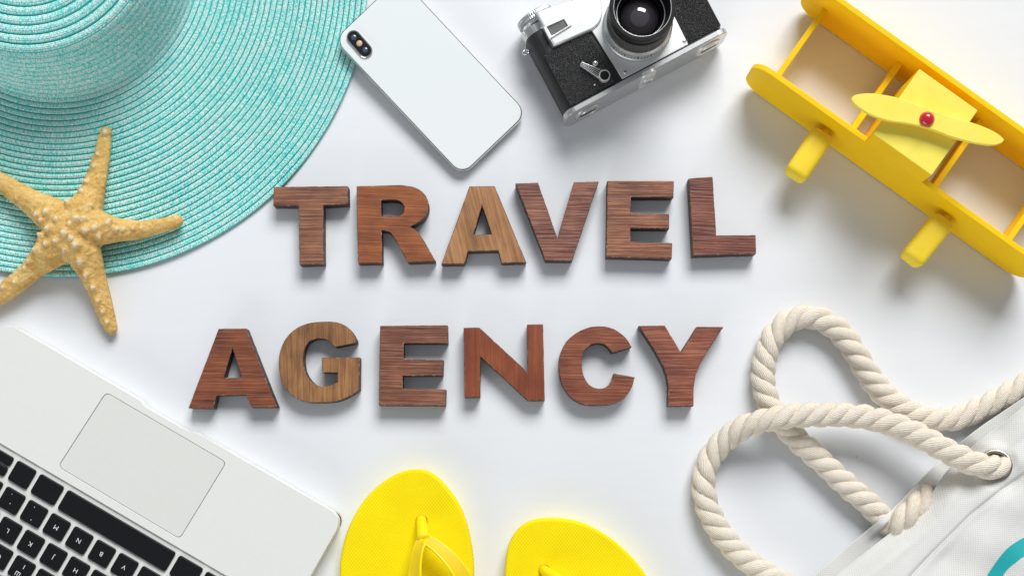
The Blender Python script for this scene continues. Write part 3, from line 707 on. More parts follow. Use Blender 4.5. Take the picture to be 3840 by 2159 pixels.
# ------------------------------------------------------------------ laptop
M_alu = simple('anodised_aluminium', (0.79, 0.80, 0.77), 0.5, 0.0, var=0.012, vs=300, bs=0.03, bscale=4000, bd=0.0002)
M_alu2 = simple('trackpad_glass', (0.745, 0.755, 0.72), 0.42, 0.0, var=0.012, vs=200)
M_key = simple('black_keycap', (0.007, 0.007, 0.009), 0.38, var=0.1, vs=200, bs=0.05, bscale=2500, spec=0.28)
M_legend = simple('white_key_print', (0.85, 0.86, 0.88), 0.5, var=0.02)
zL = Zm(0, 1160, 1.449); zKB = Zm(0, 1660, 2.901)
def laptop():
    ZT = 0.0150
    e = Vector((1790, 1030)).normalized(); f = Vector((-e.y, e.x))          # along the front edge, away from it (crop directions)
    A = Vector((52, 84)); Bc = Vector((1868, 1129))
    rot = math.atan2(-e.y, e.x)
    root_p = zL.w(600, 900, 0); root = empty('laptop', (root_p.x, root_p.y, 0), 'silver laptop with black keys and a large trackpad, seen upside down', 'laptop')
    def q(u, v):       # u along the front edge from the left corner, v inward
        p = A+e*u+f*v; return zL.w(p.x, p.y, ZT)
    Wd = (Bc-A).length; D = 1480
    n0, n1 = 806, 1172
    out = [q(-38, -4), q(n0, 0), q(n0+20, 3), q(n0+42, 15), q(n0+60, 17), q(n1-60, 17), q(n1-42, 15), q(n1-18, 3), q(n1, 0), q(Wd, 0), q(Wd+4, D), q(-44, D)]
    def corner(pts, idx, r):
        out_ = []
        for i, p in enumerate(pts):
            if i in idx:
                p0, p1, p2 = Vector(pts[i-1]), Vector(p), Vector(pts[(i+1) % len(pts)])
                s0 = p1+(p0-p1).normalized()*r; s2 = p1+(p2-p1).normalized()*r
                for k in range(11): t = k/10; w_ = s0*(1-t)**2+p1*2*t*(1-t)+s2*t*t; out_.append((w_.x, w_.y))
            else: out_.append((p[0], p[1]))
        return out_
    outer = corner([o[:2] for o in out], (0, 9, 10, 11), 0.0135)
    def rect(pts, r): return round_poly([tuple(p[:2]) for p in pts], r, 6)
    # keyboard well and trackpad openings in the deck
    kd = Vector((1170, 685)).normalized(); kn = Vector((-kd.y, kd.x)); M0 = Vector((615, 915))
    def k(u, v): p = M0+kd*u+kn*v; return zKB.w(p.x, p.y, ZT-0.0004)
    well = rect([k(-1372, -478), k(2500, -478), k(2500, 1180), k(-1372, 1180)], 0.003)
    tpc = [(577, 450), (1228, 829), (975, 1243), (317, 852)]
    tp = [zL.w(x, y, ZT) for x, y in tpc]; cc = sum((p for p in tp), Vector((0, 0, 0)))/4
    hole = rect([cc+(p-cc)*1.007 for p in tp], 0.0042)
    base = ext('base', [outer], 0.0012, ZT-0.0017, 0.0003, M_alu, root)
    deck = ext('deck', [outer, well, hole], ZT-0.00165, ZT, 0.00035, M_alu, root)
    ext('trackpad', [rect([cc+(p-cc)*0.997 for p in tp], 0.0040)], ZT-0.0013, ZT-0.00012, 0.0002, M_alu2, root)
    for u, v in ((40, 60), (Wd-60, 60), (Wd-60, D-60), (40, D-60)):
        p = q(u, v); V, F = lathe([(0.008, 0.0001), (0.008, 0.0014)], 16, (p.x, p.y, 0)); build('rubber_foot', V, F, M_black, root)
    # keys: one rounded keycap mesh per size, shared by alike keys
    mm = zKB.len(1, ZT); ang = -math.atan2(kd.y, kd.x)
    cache = {}
    def cap(w, h):
        key = (w, h)
        if key not in cache:
            lp = []
            r = 22
            pts = [(-w/2, -h/2), (w/2, -h/2), (w/2, h/2), (-w/2, h/2)]
            rings = [(0, 0), (0, 0.0011), (4, 0.00155), (9, 0.0017)]; V = []; F = []
            for ins, z in rings:
                rp_ = round_poly([((x-math.copysign(ins, x))*mm, (y-math.copysign(ins, y))*mm) for x, y in pts], r*1.5*mm, 4)
                V += [(x, y, z) for x, y in rp_]; n = len(rp_)
            for i in range(3): F += [(i*n+j, i*n+(j+1) % n, (i+1)*n+(j+1) % n, (i+1)*n+j) for j in range(n)]
            F.append(tuple(3*n+j for j in range(n)))
            me = bpy.data.meshes.new('key'); me.from_pydata(V, [], F); me.update(); me.materials.append(M_key); cache[key] = me
        return cache[key]
    def glyph(ch, size, kobj, dx=0, dy=0):
        tc_ = bpy.data.curves.new('t', 'FONT'); tc_.body = ch; tc_.size = size; tc_.align_x = 'CENTER'; tc_.align_y = 'CENTER'; tc_.extrude = 0.00003; tc_.offset = -0.00002
        o = bpy.data.objects.new('t', tc_); COL.objects.link(o)
        dg = bpy.context.evaluated_depsgraph_get(); dg.update()
        me = bpy.data.meshes.new_from_object(o.evaluated_get(dg)); bpy.data.objects.remove(o)
        me.materials.clear(); me.materials.append(M_legend); me.name = 'key_legend'
        l = bpy.data.objects.new('key_legend', me); COL.objects.link(l); l.parent = kobj
        l.location = (dx, dy, 0.00175); l.rotation_euler = (0, 0, math.pi)
    ro = Vector(root.location)
    def key(u, v, w=240, h=240, ch=None):
        o = bpy.data.objects.new('key', cap(w, h)); COL.objects.link(o); o.parent = root
        p = k(u, v); o.location = (p.x-ro.x, p.y-ro.y, ZT-0.00135); o.rotation_euler = (0, 0, ang)
        if ch:
            for c_, s_, dx, dy in ch: glyph(c_, s_, o, dx*mm, dy*mm)
    g = 0.0050
    def one(c): return [(c, g, 0, 0)]
    P_ = 285
    # bottom row (space bar row)
    sb = Vector((1268, 952))-M0; su, sv = sb.dot(kd), sb.dot(kn)
    key(su, sv, 1362, 244)
    key(su-681-45-150, sv-2, 300, 240); key(su-681-45-300-45-122, sv-2, 240, 240)
    for du in (0, 285):
        key(su-1476-du, sv-62, 240, 112)
        if du == 0: key(su-1476, sv+64, 240, 112)
    key(-1160, 0, 300, 240); key(2150, 0, 545, 240)
    key(su+681+45+150, sv, 300, 244); key(su+681+45+300+45+120, sv, 240, 244); key(su+681+45+300+45+240+45+120, sv, 240, 244)
    two = lambda a_, b_: [(a_, g*0.9, -28, 52), (b_, g*0.9, 8, -48)]
    for i, ch in ((-3, [('?', g, 0, 0)]), (-2, two('.', ',')), (-1, two(',', "'")), (0, one('M')), (1, one('N')), (2, one('B')), (3, one('V')), (4, one('C')), (5, one('X')), (6, one('Z'))):
        key(i*P_, 0, ch=ch)
    r2 = Vector((335, 1095))-M0; u2, v2 = r2.dot(kd), r2.dot(kn)
    for i, ch in ((-2, [(';', g, 0, 0)]), (-1, one('L')), (0, one('K')), (1, one('J')), (2, one('H')), (3, one('G')), (4, one('F')), (5, one('D')), (6, one('S')), (7, one('A')), (-3, None)):
        key(u2+i*P_, v2, ch=ch)
    r3 = Vector((235, 1372))-M0; u3, v3 = r3.dot(kd), r3.dot(kn)
    for i, ch in ((-1, one('O')), (0, [('I', g, 14, 40), ('\u0428', g, -10, -58)]), (1, one('U')), (2, one('Y')), (3, one('T')), (4, one('R')), (5, one('E')), (6, one('W')), (7, one('Q')), (-2, one('P')), (-3, None)):
        key(u3+i*P_, v3, ch=ch)
    key(2215, v2, 415, 240); key(-1210, v2, 178, 240); key(2225, v3, 395, 240); key(-1180, v3, 236, 240)
    for i in range(-3, 9): key(u3-120+i*P_, v3+292)
    key(2330, v3+292, 206, 240)
    for i in range(-3, 9): key(u3-120+i*P_, v3+510, 240, 118)
laptop()

# ------------------------------------------------------------------ flip-flops
M_yel, nt, b = newmat('yellow_foam_rubber')
tc = node(nt, 'ShaderNodeTexCoord'); hs = []
for ang_ in (40, -40):
    mp = node(nt, 'ShaderNodeMapping'); mp.inputs['Rotation'].default_value = (0, 0, R(ang_)); nt.links.new(tc.outputs['Object'], mp.inputs[0])
    wv = node(nt, 'ShaderNodeTexWave'); wv.inputs['Scale'].default_value = 165; wv.inputs['Distortion'].default_value = 0.4
    nt.links.new(mp.outputs[0], wv.inputs[0]); hs.append(wv)
ad = node(nt, 'ShaderNodeMath', operation='ADD'); nt.links.new(hs[0].outputs['Fac'], ad.inputs[0]); nt.links.new(hs[1].outputs['Fac'], ad.inputs[1])
nz = noise(nt, 35, 4); rp = ramp(nt, nz.outputs[0], [(0.3, (0.95, 0.74, 0.001)), (0.7, (0.99, 0.81, 0.002))]); nt.links.new(rp.outputs[0], b.inputs['Base Color'])
b.inputs['Specular IOR Level'].default_value = 0.15; b.inputs['Roughness'].default_value = 0.65; bump(nt, b, ad.outputs[0], 0.28, 0.0006)
M_strap = simple('yellow_strap_rubber', (0.97, 0.77, 0.003), 0.38, var=0.05, vs=80)
M_strapin = simple('ribbed_strap_lining', (0.86, 0.60, 0.004), 0.55, var=0.05, vs=300, bs=0.3, bscale=900, bd=0.0006)
M_strapin = M_strapin
zF = Zm(1220, 1700, 2.0125)
def flipflop(label, outline, holep, strap_l, strap_r, peak, ymul=1.0):
    ZS = 0.0150
    pts = chaikin(outline, 2, 60)
    lp = zF.loop(pts, ZS); cx = sum(p[0] for p in lp)/len(lp); cy = sum(p[1] for p in lp)/len(lp)
    root = empty('flip_flop', (cx, cy, 0), label, 'flip-flop', 'pair of yellow flip-flops')
    ext('sole', [lp], 0.0004, ZS, 0.0028, M_yel, root, bres=4)
    # toe post rising out of its hole, then two straps that arch and fall to the sides
    h = zF.w(*holep, ZS); pk = zF.w(peak[0], peak[1], ZS+peak[2])
    V, F = lathe([(0.0052, ZS+0.0001), (0.0050, ZS+0.0005), (0.0044, ZS+0.0005), (0.0040, ZS-0.001)], 24, (h.x, h.y, 0)); build('post_hole', V, F[:-2], M_strapin, root, True)
    V, F = lathe([(0.0045, ZS+0.0002), (0.0045, ZS+0.00025)], 24, (h.x, h.y, 0)); build('hole_shadow_gap', V, F, simple('hole_dark', (0.05, 0.03, 0.0), 0.9), root)
    path = catmull([h-Vector((0, 0, 0.006)), h+Vector((0, 0, 0.0015)), h*0.45+pk*0.55+Vector((0, 0, 0.001)), pk], 0.0015)
    V, F = tube(path, list(np.linspace(0.0036, 0.0052, len(path))), 14, up=(0, 1, 0.2)); st = build('toe_post', V, F, M_strap, root, True)
    def band(pl):
        c = catmull([tuple(zF.w(x, y, ZS+z)) for x, y, z in pl], 0.003)
        m = len(c); V = []; F = []; mi = []
        for i in range(m):
            t = Vector(c[min(i+1, m-1)]-c[max(i-1, 0)]).normalized()
            sd = t.cross(Vector((0, 0, 1))).normalized()
            out = sd if (Vector(c[i])-Vector((pk.x, pk.y-0.05, 0))).dot(sd) > 0 else -sd
            f_ = i/(m-1); wdt = 0.0050+0.0040*min(1, f_*2.2)
            acr = (out*0.80+Vector((0, 0, -0.60))).normalized(); nrm = (out*0.60+Vector((0, 0, 0.80))).normalized()
            p = Vector(c[i])
            ring = [p-acr*wdt, p-acr*wdt*0.86+nrm*0.0012, p-acr*wdt*0.70+nrm*0.0008, p+acr*wdt*0.70+nrm*0.0008, p+acr*wdt*0.86+nrm*0.0012, p+acr*wdt, p+acr*wdt*0.8-nrm*0.0012, p-acr*wdt*0.8-nrm*0.0012]
            V += ring
        for i in range(m-1):
            for k_ in range(8): F.append((i*8+k_, i*8+(k_+1) % 8, (i+1)*8+(k_+1) % 8, (i+1)*8+k_)); mi.append(1 if k_ == 2 else 0)
        F.append(tuple(range(8))); F.append(tuple((m-1)*8+k_ for k_ in range(8))); mi += [0, 0]
        o = build('strap', V, F, [M_strap, M_strapin], root, True, mi)
        bm = bmesh.new(); bm.from_mesh(o.data); bmesh.ops.recalc_face_normals(bm, faces=bm.faces); bm.to_mesh(o.data); bm.free()
    band(strap_l); band(strap_r)
flipflop('yellow flip-flop with its Y strap in view, nearer the laptop',
 [(105,860),(112,790),(135,670),(185,520),(270,370),(380,250),(500,165),(600,125),(690,112),(770,125),(850,175),(930,265),(1000,360),(1050,470),(1085,590),(1110,730),(1122,860),(1118,1000),(1095,1180),(1050,1400),(1000,1650),(970,1900),(950,2120),(900,2320),(800,2440),(660,2490),(500,2470),(380,2380),(310,2220),(270,2000),(230,1750),(180,1500),(135,1250),(110,1030)],
 (726, 505), [(735,640,0.016),(702,720,0.019),(682,830,0.021),(672,960,0.022),(640,1150,0.021),(560,1350,0.016),(430,1560,0.009),(300,1740,0.002)],
 [(745,640,0.016),(830,690,0.019),(930,780,0.021),(1015,890,0.021),(1070,1010,0.019),(1110,1180,0.014),(1105,1350,0.008),(1060,1500,0.002)], (742, 645, 0.015))
flipflop('yellow flip-flop turned outward showing only its toe end, nearer the bag',
 [(1353,960),(1360,800),(1380,690),(1430,590),(1510,520),(1600,490),(1720,483),(1850,495),(1960,525),(2080,585),(2190,660),(2290,750),(2370,840),(2440,940),(2520,1080),(2620,1280),(2730,1500),(2850,1720),(2930,1900),(2950,2080),(2880,2240),(2740,2320),(2560,2310),(2400,2220),(2250,2060),(2080,1860),(1880,1640),(1680,1440),(1500,1260),(1390,1100)],
 (1655, 880), [(1760,965,0.016),(1740,1060,0.019),(1760,1200,0.021),(1800,1400,0.016),(1830,1560,0.004)],
 [(1780,965,0.016),(1900,990,0.019),(2080,1080,0.021),(2300,1220,0.016),(2500,1350,0.004)], (1768, 965, 0.015))

# ------------------------------------------------------------------ toy biplane standing on its tail
def yellow(name, c1, c2, rg):
    m, nt, b = newmat(name); n1 = noise(nt, 70, 5, 0.6); rp = ramp(nt, n1.outputs[0], [(0.3, c1), (0.7, c2)])
    nt.links.new(rp.outputs[0], b.inputs['Base Color']); b.inputs['Roughness'].default_value = rg; b.inputs['Specular IOR Level'].default_value = 0.2
    bump(nt, b, noise(nt, 420, 3, 0.6).outputs[0], 0.12, 0.0006); return m
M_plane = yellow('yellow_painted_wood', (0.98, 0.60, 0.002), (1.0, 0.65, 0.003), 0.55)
M_plane_lit = yellow('lit_yellow_painted_wood', (0.95, 0.79, 0.10), (0.97, 0.84, 0.15), 0.5)  # same yellow paint, made paler to put the light on top into the colour
M_wheel = yellow('half_lit_yellow_painted_wood', (0.95, 0.68, 0.035), (0.97, 0.74, 0.06), 0.5)  # same paint again, coloured between its lit and shaded tones
M_red = simple('red_glossy_bead', (0.62, 0.012, 0.03), 0.12, var=0.1, coat=0.6)
zB = Zm(2700, 0, 1.3404)
def biplane():
    ZT, ZB = 0.050, 0.0008
    d2 = Vector((.815, .58)).normalized(); n2 = Vector((.58, -.815)).normalized()
    O = zB.w(1153, 1017, ZT); mm = zB.len(1, ZT)
    d = Vector((d2.x, -d2.y, 0)); n = Vector((n2.x, -n2.y, 0)); up = Vector((0, 0, 1))
    def P(s, t, z): return O+d*(s*mm)+n*(t*mm)+up*(z-ZT)
    root = empty('toy_biplane', (P(-340, 260, 0).x, P(-340, 260, 0).y, 0), 'yellow wooden toy biplane standing nose up with red propeller hub', 'toy plane')
    def wing(t0, t1, s0, s1):
        pts = []; r = 0.016
        for cs, cz, q in ((s1-r/mm, ZT-r, 0), (s0+r/mm, ZT-r, 1), (s0+r/mm, ZB+r, 2), (s1-r/mm, ZB+r, 3)):
            for k in range(9): a_ = (q+k/8)*math.pi/2; pts.append((cs+r/mm*math.cos(a_), cz+r*math.sin(a_)))
        m = len(pts); V = [P(s, t0, z) for s, z in pts]+[P(s, t1, z) for s, z in pts]
        F = [tuple(range(m))[::-1], tuple(range(m, 2*m))]+[(k, (k+1) % m, m+(k+1) % m, m+k) for k in range(m)]
        o = build('wing', V, F, M_plane, root); bevel_obj(o, 0.0005, 2, 60)
        for p_ in o.data.polygons: p_.use_smooth = False
        return o
    wing(0, 29, -1205, 590); wing(494, 523, -1205, 590)
    for s in (-1072, -598, -85, 385):
        V = [P(s-15, 27, 0.006), P(s+15, 27, 0.006), P(s+15, 496, 0.006), P(s-15, 496, 0.006), P(s-15, 27, 0.028), P(s+15, 27, 0.028), P(s+15, 496, 0.028), P(s-15, 496, 0.028)]
        o = build('strut', *hexa(V), M_plane_lit if False else M_plane, root); bevel_obj(o, 0.0006)
    # fuselage nose
    zt = 0.072
    q = [zB.w(x, y, zt) for x, y in ((770, 665), (1060, 882), (1302, 556), (1006, 350))]
    st_ = [((p-O).dot(d)/mm, (p-O).dot(n)/mm) for p in q]
    s0, s1, t1 = (st_[0][0]+st_[3][0])/2, (st_[1][0]+st_[2][0])/2, (st_[2][1]+st_[3][1])/2
    V = [P(s, t, z) for z in (ZB, zt) for s, t in ((s0, 0.8), (s1, 0.8), (s1, t1), (s0, t1))]
    o = build('fuselage', *hexa(V), [M_plane, M_plane_lit], root); bevel_obj(o, 0.0008)
    o.data.polygons.foreach_set('material_index', [1 if p_.normal.z > 0.5 else 0 for p_ in o.data.polygons])  # upward face takes the lit tone of the paint
    # propeller
    zp = 0.081
    pr = [(660,492),(680,475),(750,467),(830,477),(900,492),(1000,530),(1100,568),(1200,598),(1300,625),(1390,665),(1430,700),(1420,720),(1370,732),(1290,722),(1180,695),(1080,655),(1000,632),(920,617),(850,610),(770,585),(700,545),(665,512)]
    pb = ext('propeller', [zB.loop(chaikin(pr, 2, 70), zp)], zp-0.0032, zp, 0.0006, M_plane_lit, root)
    c = zB.w(1040, 600, zp); V, F = lathe([(0.003, zt-0.001), (0.003, zp-0.003)], 16, (c.x, c.y, 0)); build('propeller_shaft', V, F, M_plane, root)
    r = zB.len(39, zp)
    V, F = lathe([(r*math.cos(t)*(1 if t > 0 else 1), zp-0.0005+r*0.95*math.sin(t)) for t in np.linspace(0, math.pi/2, 10)], 28, (c.x, c.y, 0)); build('propeller_hub', V, F, M_red, root, True)
    # wheels, discs seen on edge, on short legs
    for cx, cy, dx, dy, Lp, lx, ly in ((443, 783, -.55, .83, 264, 556, 640), (1037, 1210, -.62, .78, 272, 1160, 1065)):
        zc = 0.0235
        C = zB.w(cx, cy, zc); ax = Vector((dy, dx, 0)); ax = Vector((ax.x, ax.y, 0)).normalized()     # axle: across the long direction
        lo = Vector((dx, -dy, 0)).normalized(); ax = lo.cross(up)
        Rw = zB.len(Lp/2, zc); hw = zB.len(60, zc)
        V = []
        for z in (zc-0.0095, zc+0.0095):
            for sl_, sa in ((-1, -1), (1, -1), (1, 1), (-1, 1)): V.append(C+lo*(Rw*sl_)+ax*(hw*sa)+up*(z-zc))
        o = build('wheel', *hexa(V), M_wheel, root); bevel_obj(o, 0.0048, 4, 60)
        o.data.polygons.foreach_set('use_smooth', [True]*len(o.data.polygons))
        w0 = zB.w(lx, ly, 0.026); w1 = C-lo*(Rw*0.72)
        w0 = w0-lo*0.004
        V, F = tube([w0, w1+Vector((0, 0, 0.003))], 0.0026, 10); build('wheel_leg', V, F, M_plane, root, True)
biplane()

# ------------------------------------------------------------------ canvas tote bag with rope handles
M_canvas, nt, b = newmat('white_canvas')
tc = node(nt, 'ShaderNodeTexCoord'); hs = []
for ang_ in (4, 94):
    mp = node(nt, 'ShaderNodeMapping'); mp.inputs['Rotation'].default_value = (0, 0, R(ang_)); nt.links.new(tc.outputs['Object'], mp.inputs[0])
    wv = node(nt, 'ShaderNodeTexWave'); wv.inputs['Scale'].default_value = 210; wv.inputs['Distortion'].default_value = 0.6; wv.inputs['Detail'].default_value = 1
    nt.links.new(mp.outputs[0], wv.inputs[0]); hs.append(wv)
ad = node(nt, 'ShaderNodeMath', operation='ADD'); nt.links.new(hs[0].outputs['Fac'], ad.inputs[0]); nt.links.new(hs[1].outputs['Fac'], ad.inputs[1])
rp = ramp(nt, ad.outputs[0], [(0.2, (0.60, 0.60, 0.575)), (0.85, (0.755, 0.755, 0.73))]); nt.links.new(rp.outputs[0], b.inputs['Base Color'])
b.inputs['Roughness'].default_value = 0.85
bp_ = bump(nt, b, ad.outputs[0], 0.16, 0.0004); bump(nt, b, noise(nt, 38, 4, 0.55).outputs[0], 0.25, 0.004, bp_)
M_print = simple('turquoise_print', (0.012, 0.42, 0.44), 0.7, var=0.05, vs=400, bs=0.2, bscale=1500)
M_brass = simple('aged_brass', (0.36, 0.32, 0.26), 0.3, 1.0, var=0.15, vs=200)
M_thread = simple('white_thread', (0.74, 0.73, 0.69), 0.7)
M_rope, nt, b = newmat('cotton_rope')
uvn = node(nt, 'ShaderNodeUVMap'); mp = node(nt, 'ShaderNodeMapping'); mp.inputs['Rotation'].default_value = (0, 0, 0.55); nt.links.new(uvn.outputs[0], mp.inputs[0])
wv = node(nt, 'ShaderNodeTexWave'); wv.inputs['Scale'].default_value = 0.9; wv.inputs['Distortion'].default_value = 3.0; wv.inputs['Detail'].default_value = 3; wv.inputs['Detail Scale'].default_value = 2.0
nt.links.new(mp.outputs[0], wv.inputs[0])
n1 = noise(nt, 300, 4, 0.6); mx = node(nt, 'ShaderNodeMix', data_type='FLOAT'); mx.inputs[0].default_value = 0.5
nt.links.new(wv.outputs['Fac'], mx.inputs[2]); nt.links.new(n1.outputs[0], mx.inputs[3])
rp = ramp(nt, mx.outputs[0], [(0.15, (0.70, 0.56, 0.40)), (0.42, (0.89, 0.81, 0.68)), (0.8, (0.94, 0.895, 0.81))]); nt.links.new(rp.outputs[0], b.inputs['Base Color'])
b.inputs['Roughness'].default_value = 0.9; b.inputs['Specular IOR Level'].default_value = 0.2
bump(nt, b, mx.outputs[0], 0.75, 0.0010)
zG = Zm(3100, 1480, 2.132); zR = Zm(2500, 1080, 1.342)
def tote():
    sd = np.array([.762, -.647]); td = np.array([.647, .762])
    def st(pts): p = np.array(pts, float); s = p @ sd; t = p @ td; o = np.argsort(s); return s[o], t[o]
    fe = st([(-420,1800),(-200,1640),(60,1448),(220,1325),(400,1185),(560,1065),(700,950),(780,870),(840,790),(890,710),(950,625),(1040,530),(1150,425),(1300,305),(1450,195),(1578,85),(1750,-50),(1950,-200)])
    be = st([(-560,1760),(-300,1590),(-120,1450),(0,1355),(180,1200),(350,1060),(520,920),(620,820),(760,670),(880,550),(1080,370),(1250,240),(1400,140),(1578,20),(1750,-100),(1950,-250)])
    se = st([(300,1860),(690,1430),(850,1260),(1000,1110),(1150,960),(1290,850),(1400,760),(1578,640),(1900,400)])
    te = lambda s: np.interp(s, *fe); tb = lambda s: np.interp(s, *be); ts = lambda s: np.interp(s, *se)
    def xy(s, t): return s*sd[0]+t*td[0], s*sd[1]+t*td[1]
    sstep = lambda x: np.clip(x, 0, 1)**2*(3-2*np.clip(x, 0, 1))
    gx, gy = 1345, 565; gs, gt = np.array([gx, gy]) @ sd, np.array([gx, gy]) @ td
    def fz(s, t):
        e = t-te(s); h = t-ts(s)
        z = 0.0195+0.0125*sstep(e/190)+0.012*sstep(e/900)+0.010*sstep((s-520)/260)*(1-sstep(e/220))
        z = z-0.0022*np.exp(-(h/16)**2)+0.0011*sstep((18-h)/20)*sstep((h+150)/80)*0.6
        amp = 0.25+0.75*sstep((h+60)/160)
        z = z+1.1*amp*(0.0030*np.sin(s/118+0.9+0.004*t)*np.exp(-((e-230)/260)**2)+0.0011*np.sin(s/83+t/150)*sstep((h+40)/90)*np.exp(-(h/260)**2)+0.0026*np.sin((s*0.5+t)/95+1.0)*sstep((h+30)/140)+0.0009*np.sin((s-0.6*t)/77)*sstep((h+30)/120))
        # folds radiating from the grommet
        ds, dt = s-gs, t-gt; rr = np.sqrt(ds*ds+dt*dt)+1; an = np.arctan2(dt, ds)
        z = z+0.0032*np.exp(-((rr-230)/150)**2)*np.sin(an*3.0+0.3)*sstep((rr-120)/90)
        return z
    def bz(s, t):
        e = t-tb(s); return 0.0075+0.0012*np.sin(s/90)+0.0015*np.sin(s/170+1)+0.0125*np.exp(-((s+309)/120)**2)*(1-sstep((e-45)/60))+0.0125*sstep((s-420)/280)
    root_p = zG.w(1500, 1500, 0); root = empty('tote_bag', (root_p.x, root_p.y, 0), 'white canvas tote bag with twisted rope handles and a turquoise print', 'bag')
    off = np.array(root.location)
    def grid(name, ss, tf, zf, tlist, m, keep=None, thick=0.0011):
        V = []; F = []; nt_ = len(tlist)
        for s in ss:
            for t_ in tlist:
                t = tf(s)+t_; x, y = xy(s, t); V.append(tuple(zG.w(x, y, float(zf(s, t)))))
        for i in range(len(ss)-1):
            for j in range(nt_-1):
                if keep is not None:
                    s = (ss[i]+ss[i+1])/2; t = tf(s)+(tlist[j]+tlist[j+1])/2
                    if not keep(s, t): continue
                F.append((i*nt_+j, (i+1)*nt_+j, (i+1)*nt_+j+1, i*nt_+j+1))
        o = build(name, V, F, m, root, True)
        bm = bmesh.new(); bm.from_mesh(o.data)
        bmesh.ops.recalc_face_normals(bm, faces=bm.faces)
        if sum(f_.normal.z for f_ in bm.faces) < 0: bmesh.ops.reverse_faces(bm, faces=bm.faces)
        bm.to_mesh(o.data); bm.free()
        md = o.modifiers.new('cloth thickness', 'SOLIDIFY'); md.thickness = thick; md.offset = -1
        return o
    ss = np.arange(-1500, 1640, 8.0)
    front_t = np.concatenate([np.arange(0, 700, 8.0), np.arange(700, 1500, 40)])
    grid('front_panel', ss, te, fz, front_t, M_canvas, keep=lambda s, t: (s-gs)**2+(t-gt)**2 > 112**2)
    back_t = np.concatenate([np.arange(0, 300, 10.0), np.arange(300, 1500, 60)])
    grid('back_panel', np.arange(-1560, 1700, 12.0), tb, bz, back_t, M_canvas)
    # hem stitching, too fine to pick apart
    Vs = []; Fs = []
    for line, fn, st_ in ((ts, fz, 11.0),):
        for s in np.arange(-900, 1400, st_):
            pts = []
            for q in (0.15, 0.5, 0.85):
                s_ = s+q*st_; t = line(s_)+12; x, y = xy(s_, t); p = zG.w(x, y, float(fn(s_, t))+0.0002); pts.append(p)
            v, f = tube(pts, [0.00015, 0.0003, 0.00015], 5); o_ = len(Vs); Vs += v; Fs += [tuple(i+o_ for i in g) for g in f]
    build('stitching', Vs, Fs, M_thread, root)['kind'] = 'stuff'
    # turquoise print on the front panel
    la = catmull([(1180,1640),(1280,1448),(1330,1370),(1380,1300),(1430,1240),(1490,1190),(1578,1138),(1700,1090)], 12)
    lb = catmull([(1330,1560),(1405,1448),(1440,1400),(1475,1365),(1515,1335),(1545,1310),(1578,1290),(1700,1250)], 12)
    na = 48; ia = np.linspace(0, len(la)-1, na); ib = np.linspace(0, len(lb)-1, na); V = []; F = []
    for i in range(na):
        pa = np.array([np.interp(ia[i], np.arange(len(la)), la[:, k]) for k in (0, 1)]); pb = np.array([np.interp(ib[i], np.arange(len(lb)), lb[:, k]) for k in (0, 1)])
        for j in range(13):
            p = pa+(pb-pa)*j/12; s, t = p @ sd, p @ td; V.append(tuple(zG.w(p[0], p[1], float(fz(s, t))+0.00035)))
    for i in range(na-1):
        for j in range(12): F.append((i*13+j, (i+1)*13+j, (i+1)*13+j+1, i*13+j+1))
    pr = build('printed_stripe', V, F, M_print, root, True)
    # grommet
    gz = float(fz(gs, gt)); gc = zG.w(gx, gy, gz)
    e1 = zG.w(*xy(gs+150, gt), float(fz(gs+150, gt)))-zG.w(*xy(gs-150, gt), float(fz(gs-150, gt)))
    e2 = zG.w(*xy(gs, gt+150), float(fz(gs, gt+150)))-zG.w(*xy(gs, gt-150), float(fz(gs, gt-150)))
    N = e1.cross(e2).normalized(); N = N if N.z > 0 else -N
    ro = zG.len(132, gz); ri = zG.len(100, gz)
    rm = (ro+ri)/2; rt = (ro-ri)/2
    prof = [(rm+rt*math.cos(t), 0.0008+rt*0.55*math.sin(t)) for t in np.linspace(-0.6, math.pi+0.2, 12)]+[(ri, -0.006)]
    V, F = lathe(prof, 56, gc+N*0.0006, N); build('grommet', V, F[:-2], M_brass, root, True)
    # ropes: three strands laid round a centre line
    Rr = 0.0092
    def rope(pts, flip=1.0):
        c = catmull(pts, 0.0011); L = np.concatenate([[0], np.cumsum(np.linalg.norm(np.diff(c, axis=0), axis=1))])
        n = len(c); T = np.gradient(c, axis=0); T /= np.linalg.norm(T, axis=1)[:, None]
        # parallel-transported frame
        Nn = np.zeros_like(c); u = np.array([0, 0, 1.0]); u = u-T[0]*(u @ T[0]); Nn[0] = u/np.linalg.norm(u)
        for i in range(1, n):
            u = Nn[i-1]-T[i]*(Nn[i-1] @ T[i]); Nn[i] = u/np.linalg.norm(u)
        Bn = np.cross(T, Nn)
        hd = bpy.data.objects.new('rope_handle', None); COL.objects.link(hd); hd.parent = root; hd.empty_display_size = 0.01
        pitch = 0.0390; ns = 14; wob = np.interp(L, np.arange(0, L[-1]+0.05, 0.05), RNG.normal(size=len(np.arange(0, L[-1]+0.05, 0.05)))*0.55)
        fuzzV = []; fuzzF = []
        for k in range(3):
            ph = flip*2*np.pi*L/pitch+2*np.pi*k/3+wob
            cc = c+(Nn*np.cos(ph)[:, None]+Bn*np.sin(ph)[:, None])*(Rr*0.53)
            t2 = np.gradient(cc, axis=0); t2 /= np.linalg.norm(t2, axis=1)[:, None]
            out = cc-c; out = out-t2*np.sum(out*t2, 1)[:, None]; out /= np.linalg.norm(out, axis=1)[:, None]
            sdv = np.cross(t2, out); an = np.linspace(0, 2*np.pi, ns, endpoint=False)
            rs = Rr*0.515*(1+0.03*np.sin(L*420+k)+0.035*np.sin(L*170+2.1*k))
            ring = cc[:, None, :]+(out[:, None, :]*np.cos(an)[None, :, None]+sdv[:, None, :]*np.sin(an)[None, :, None]*1.06)*rs[:, None, None]
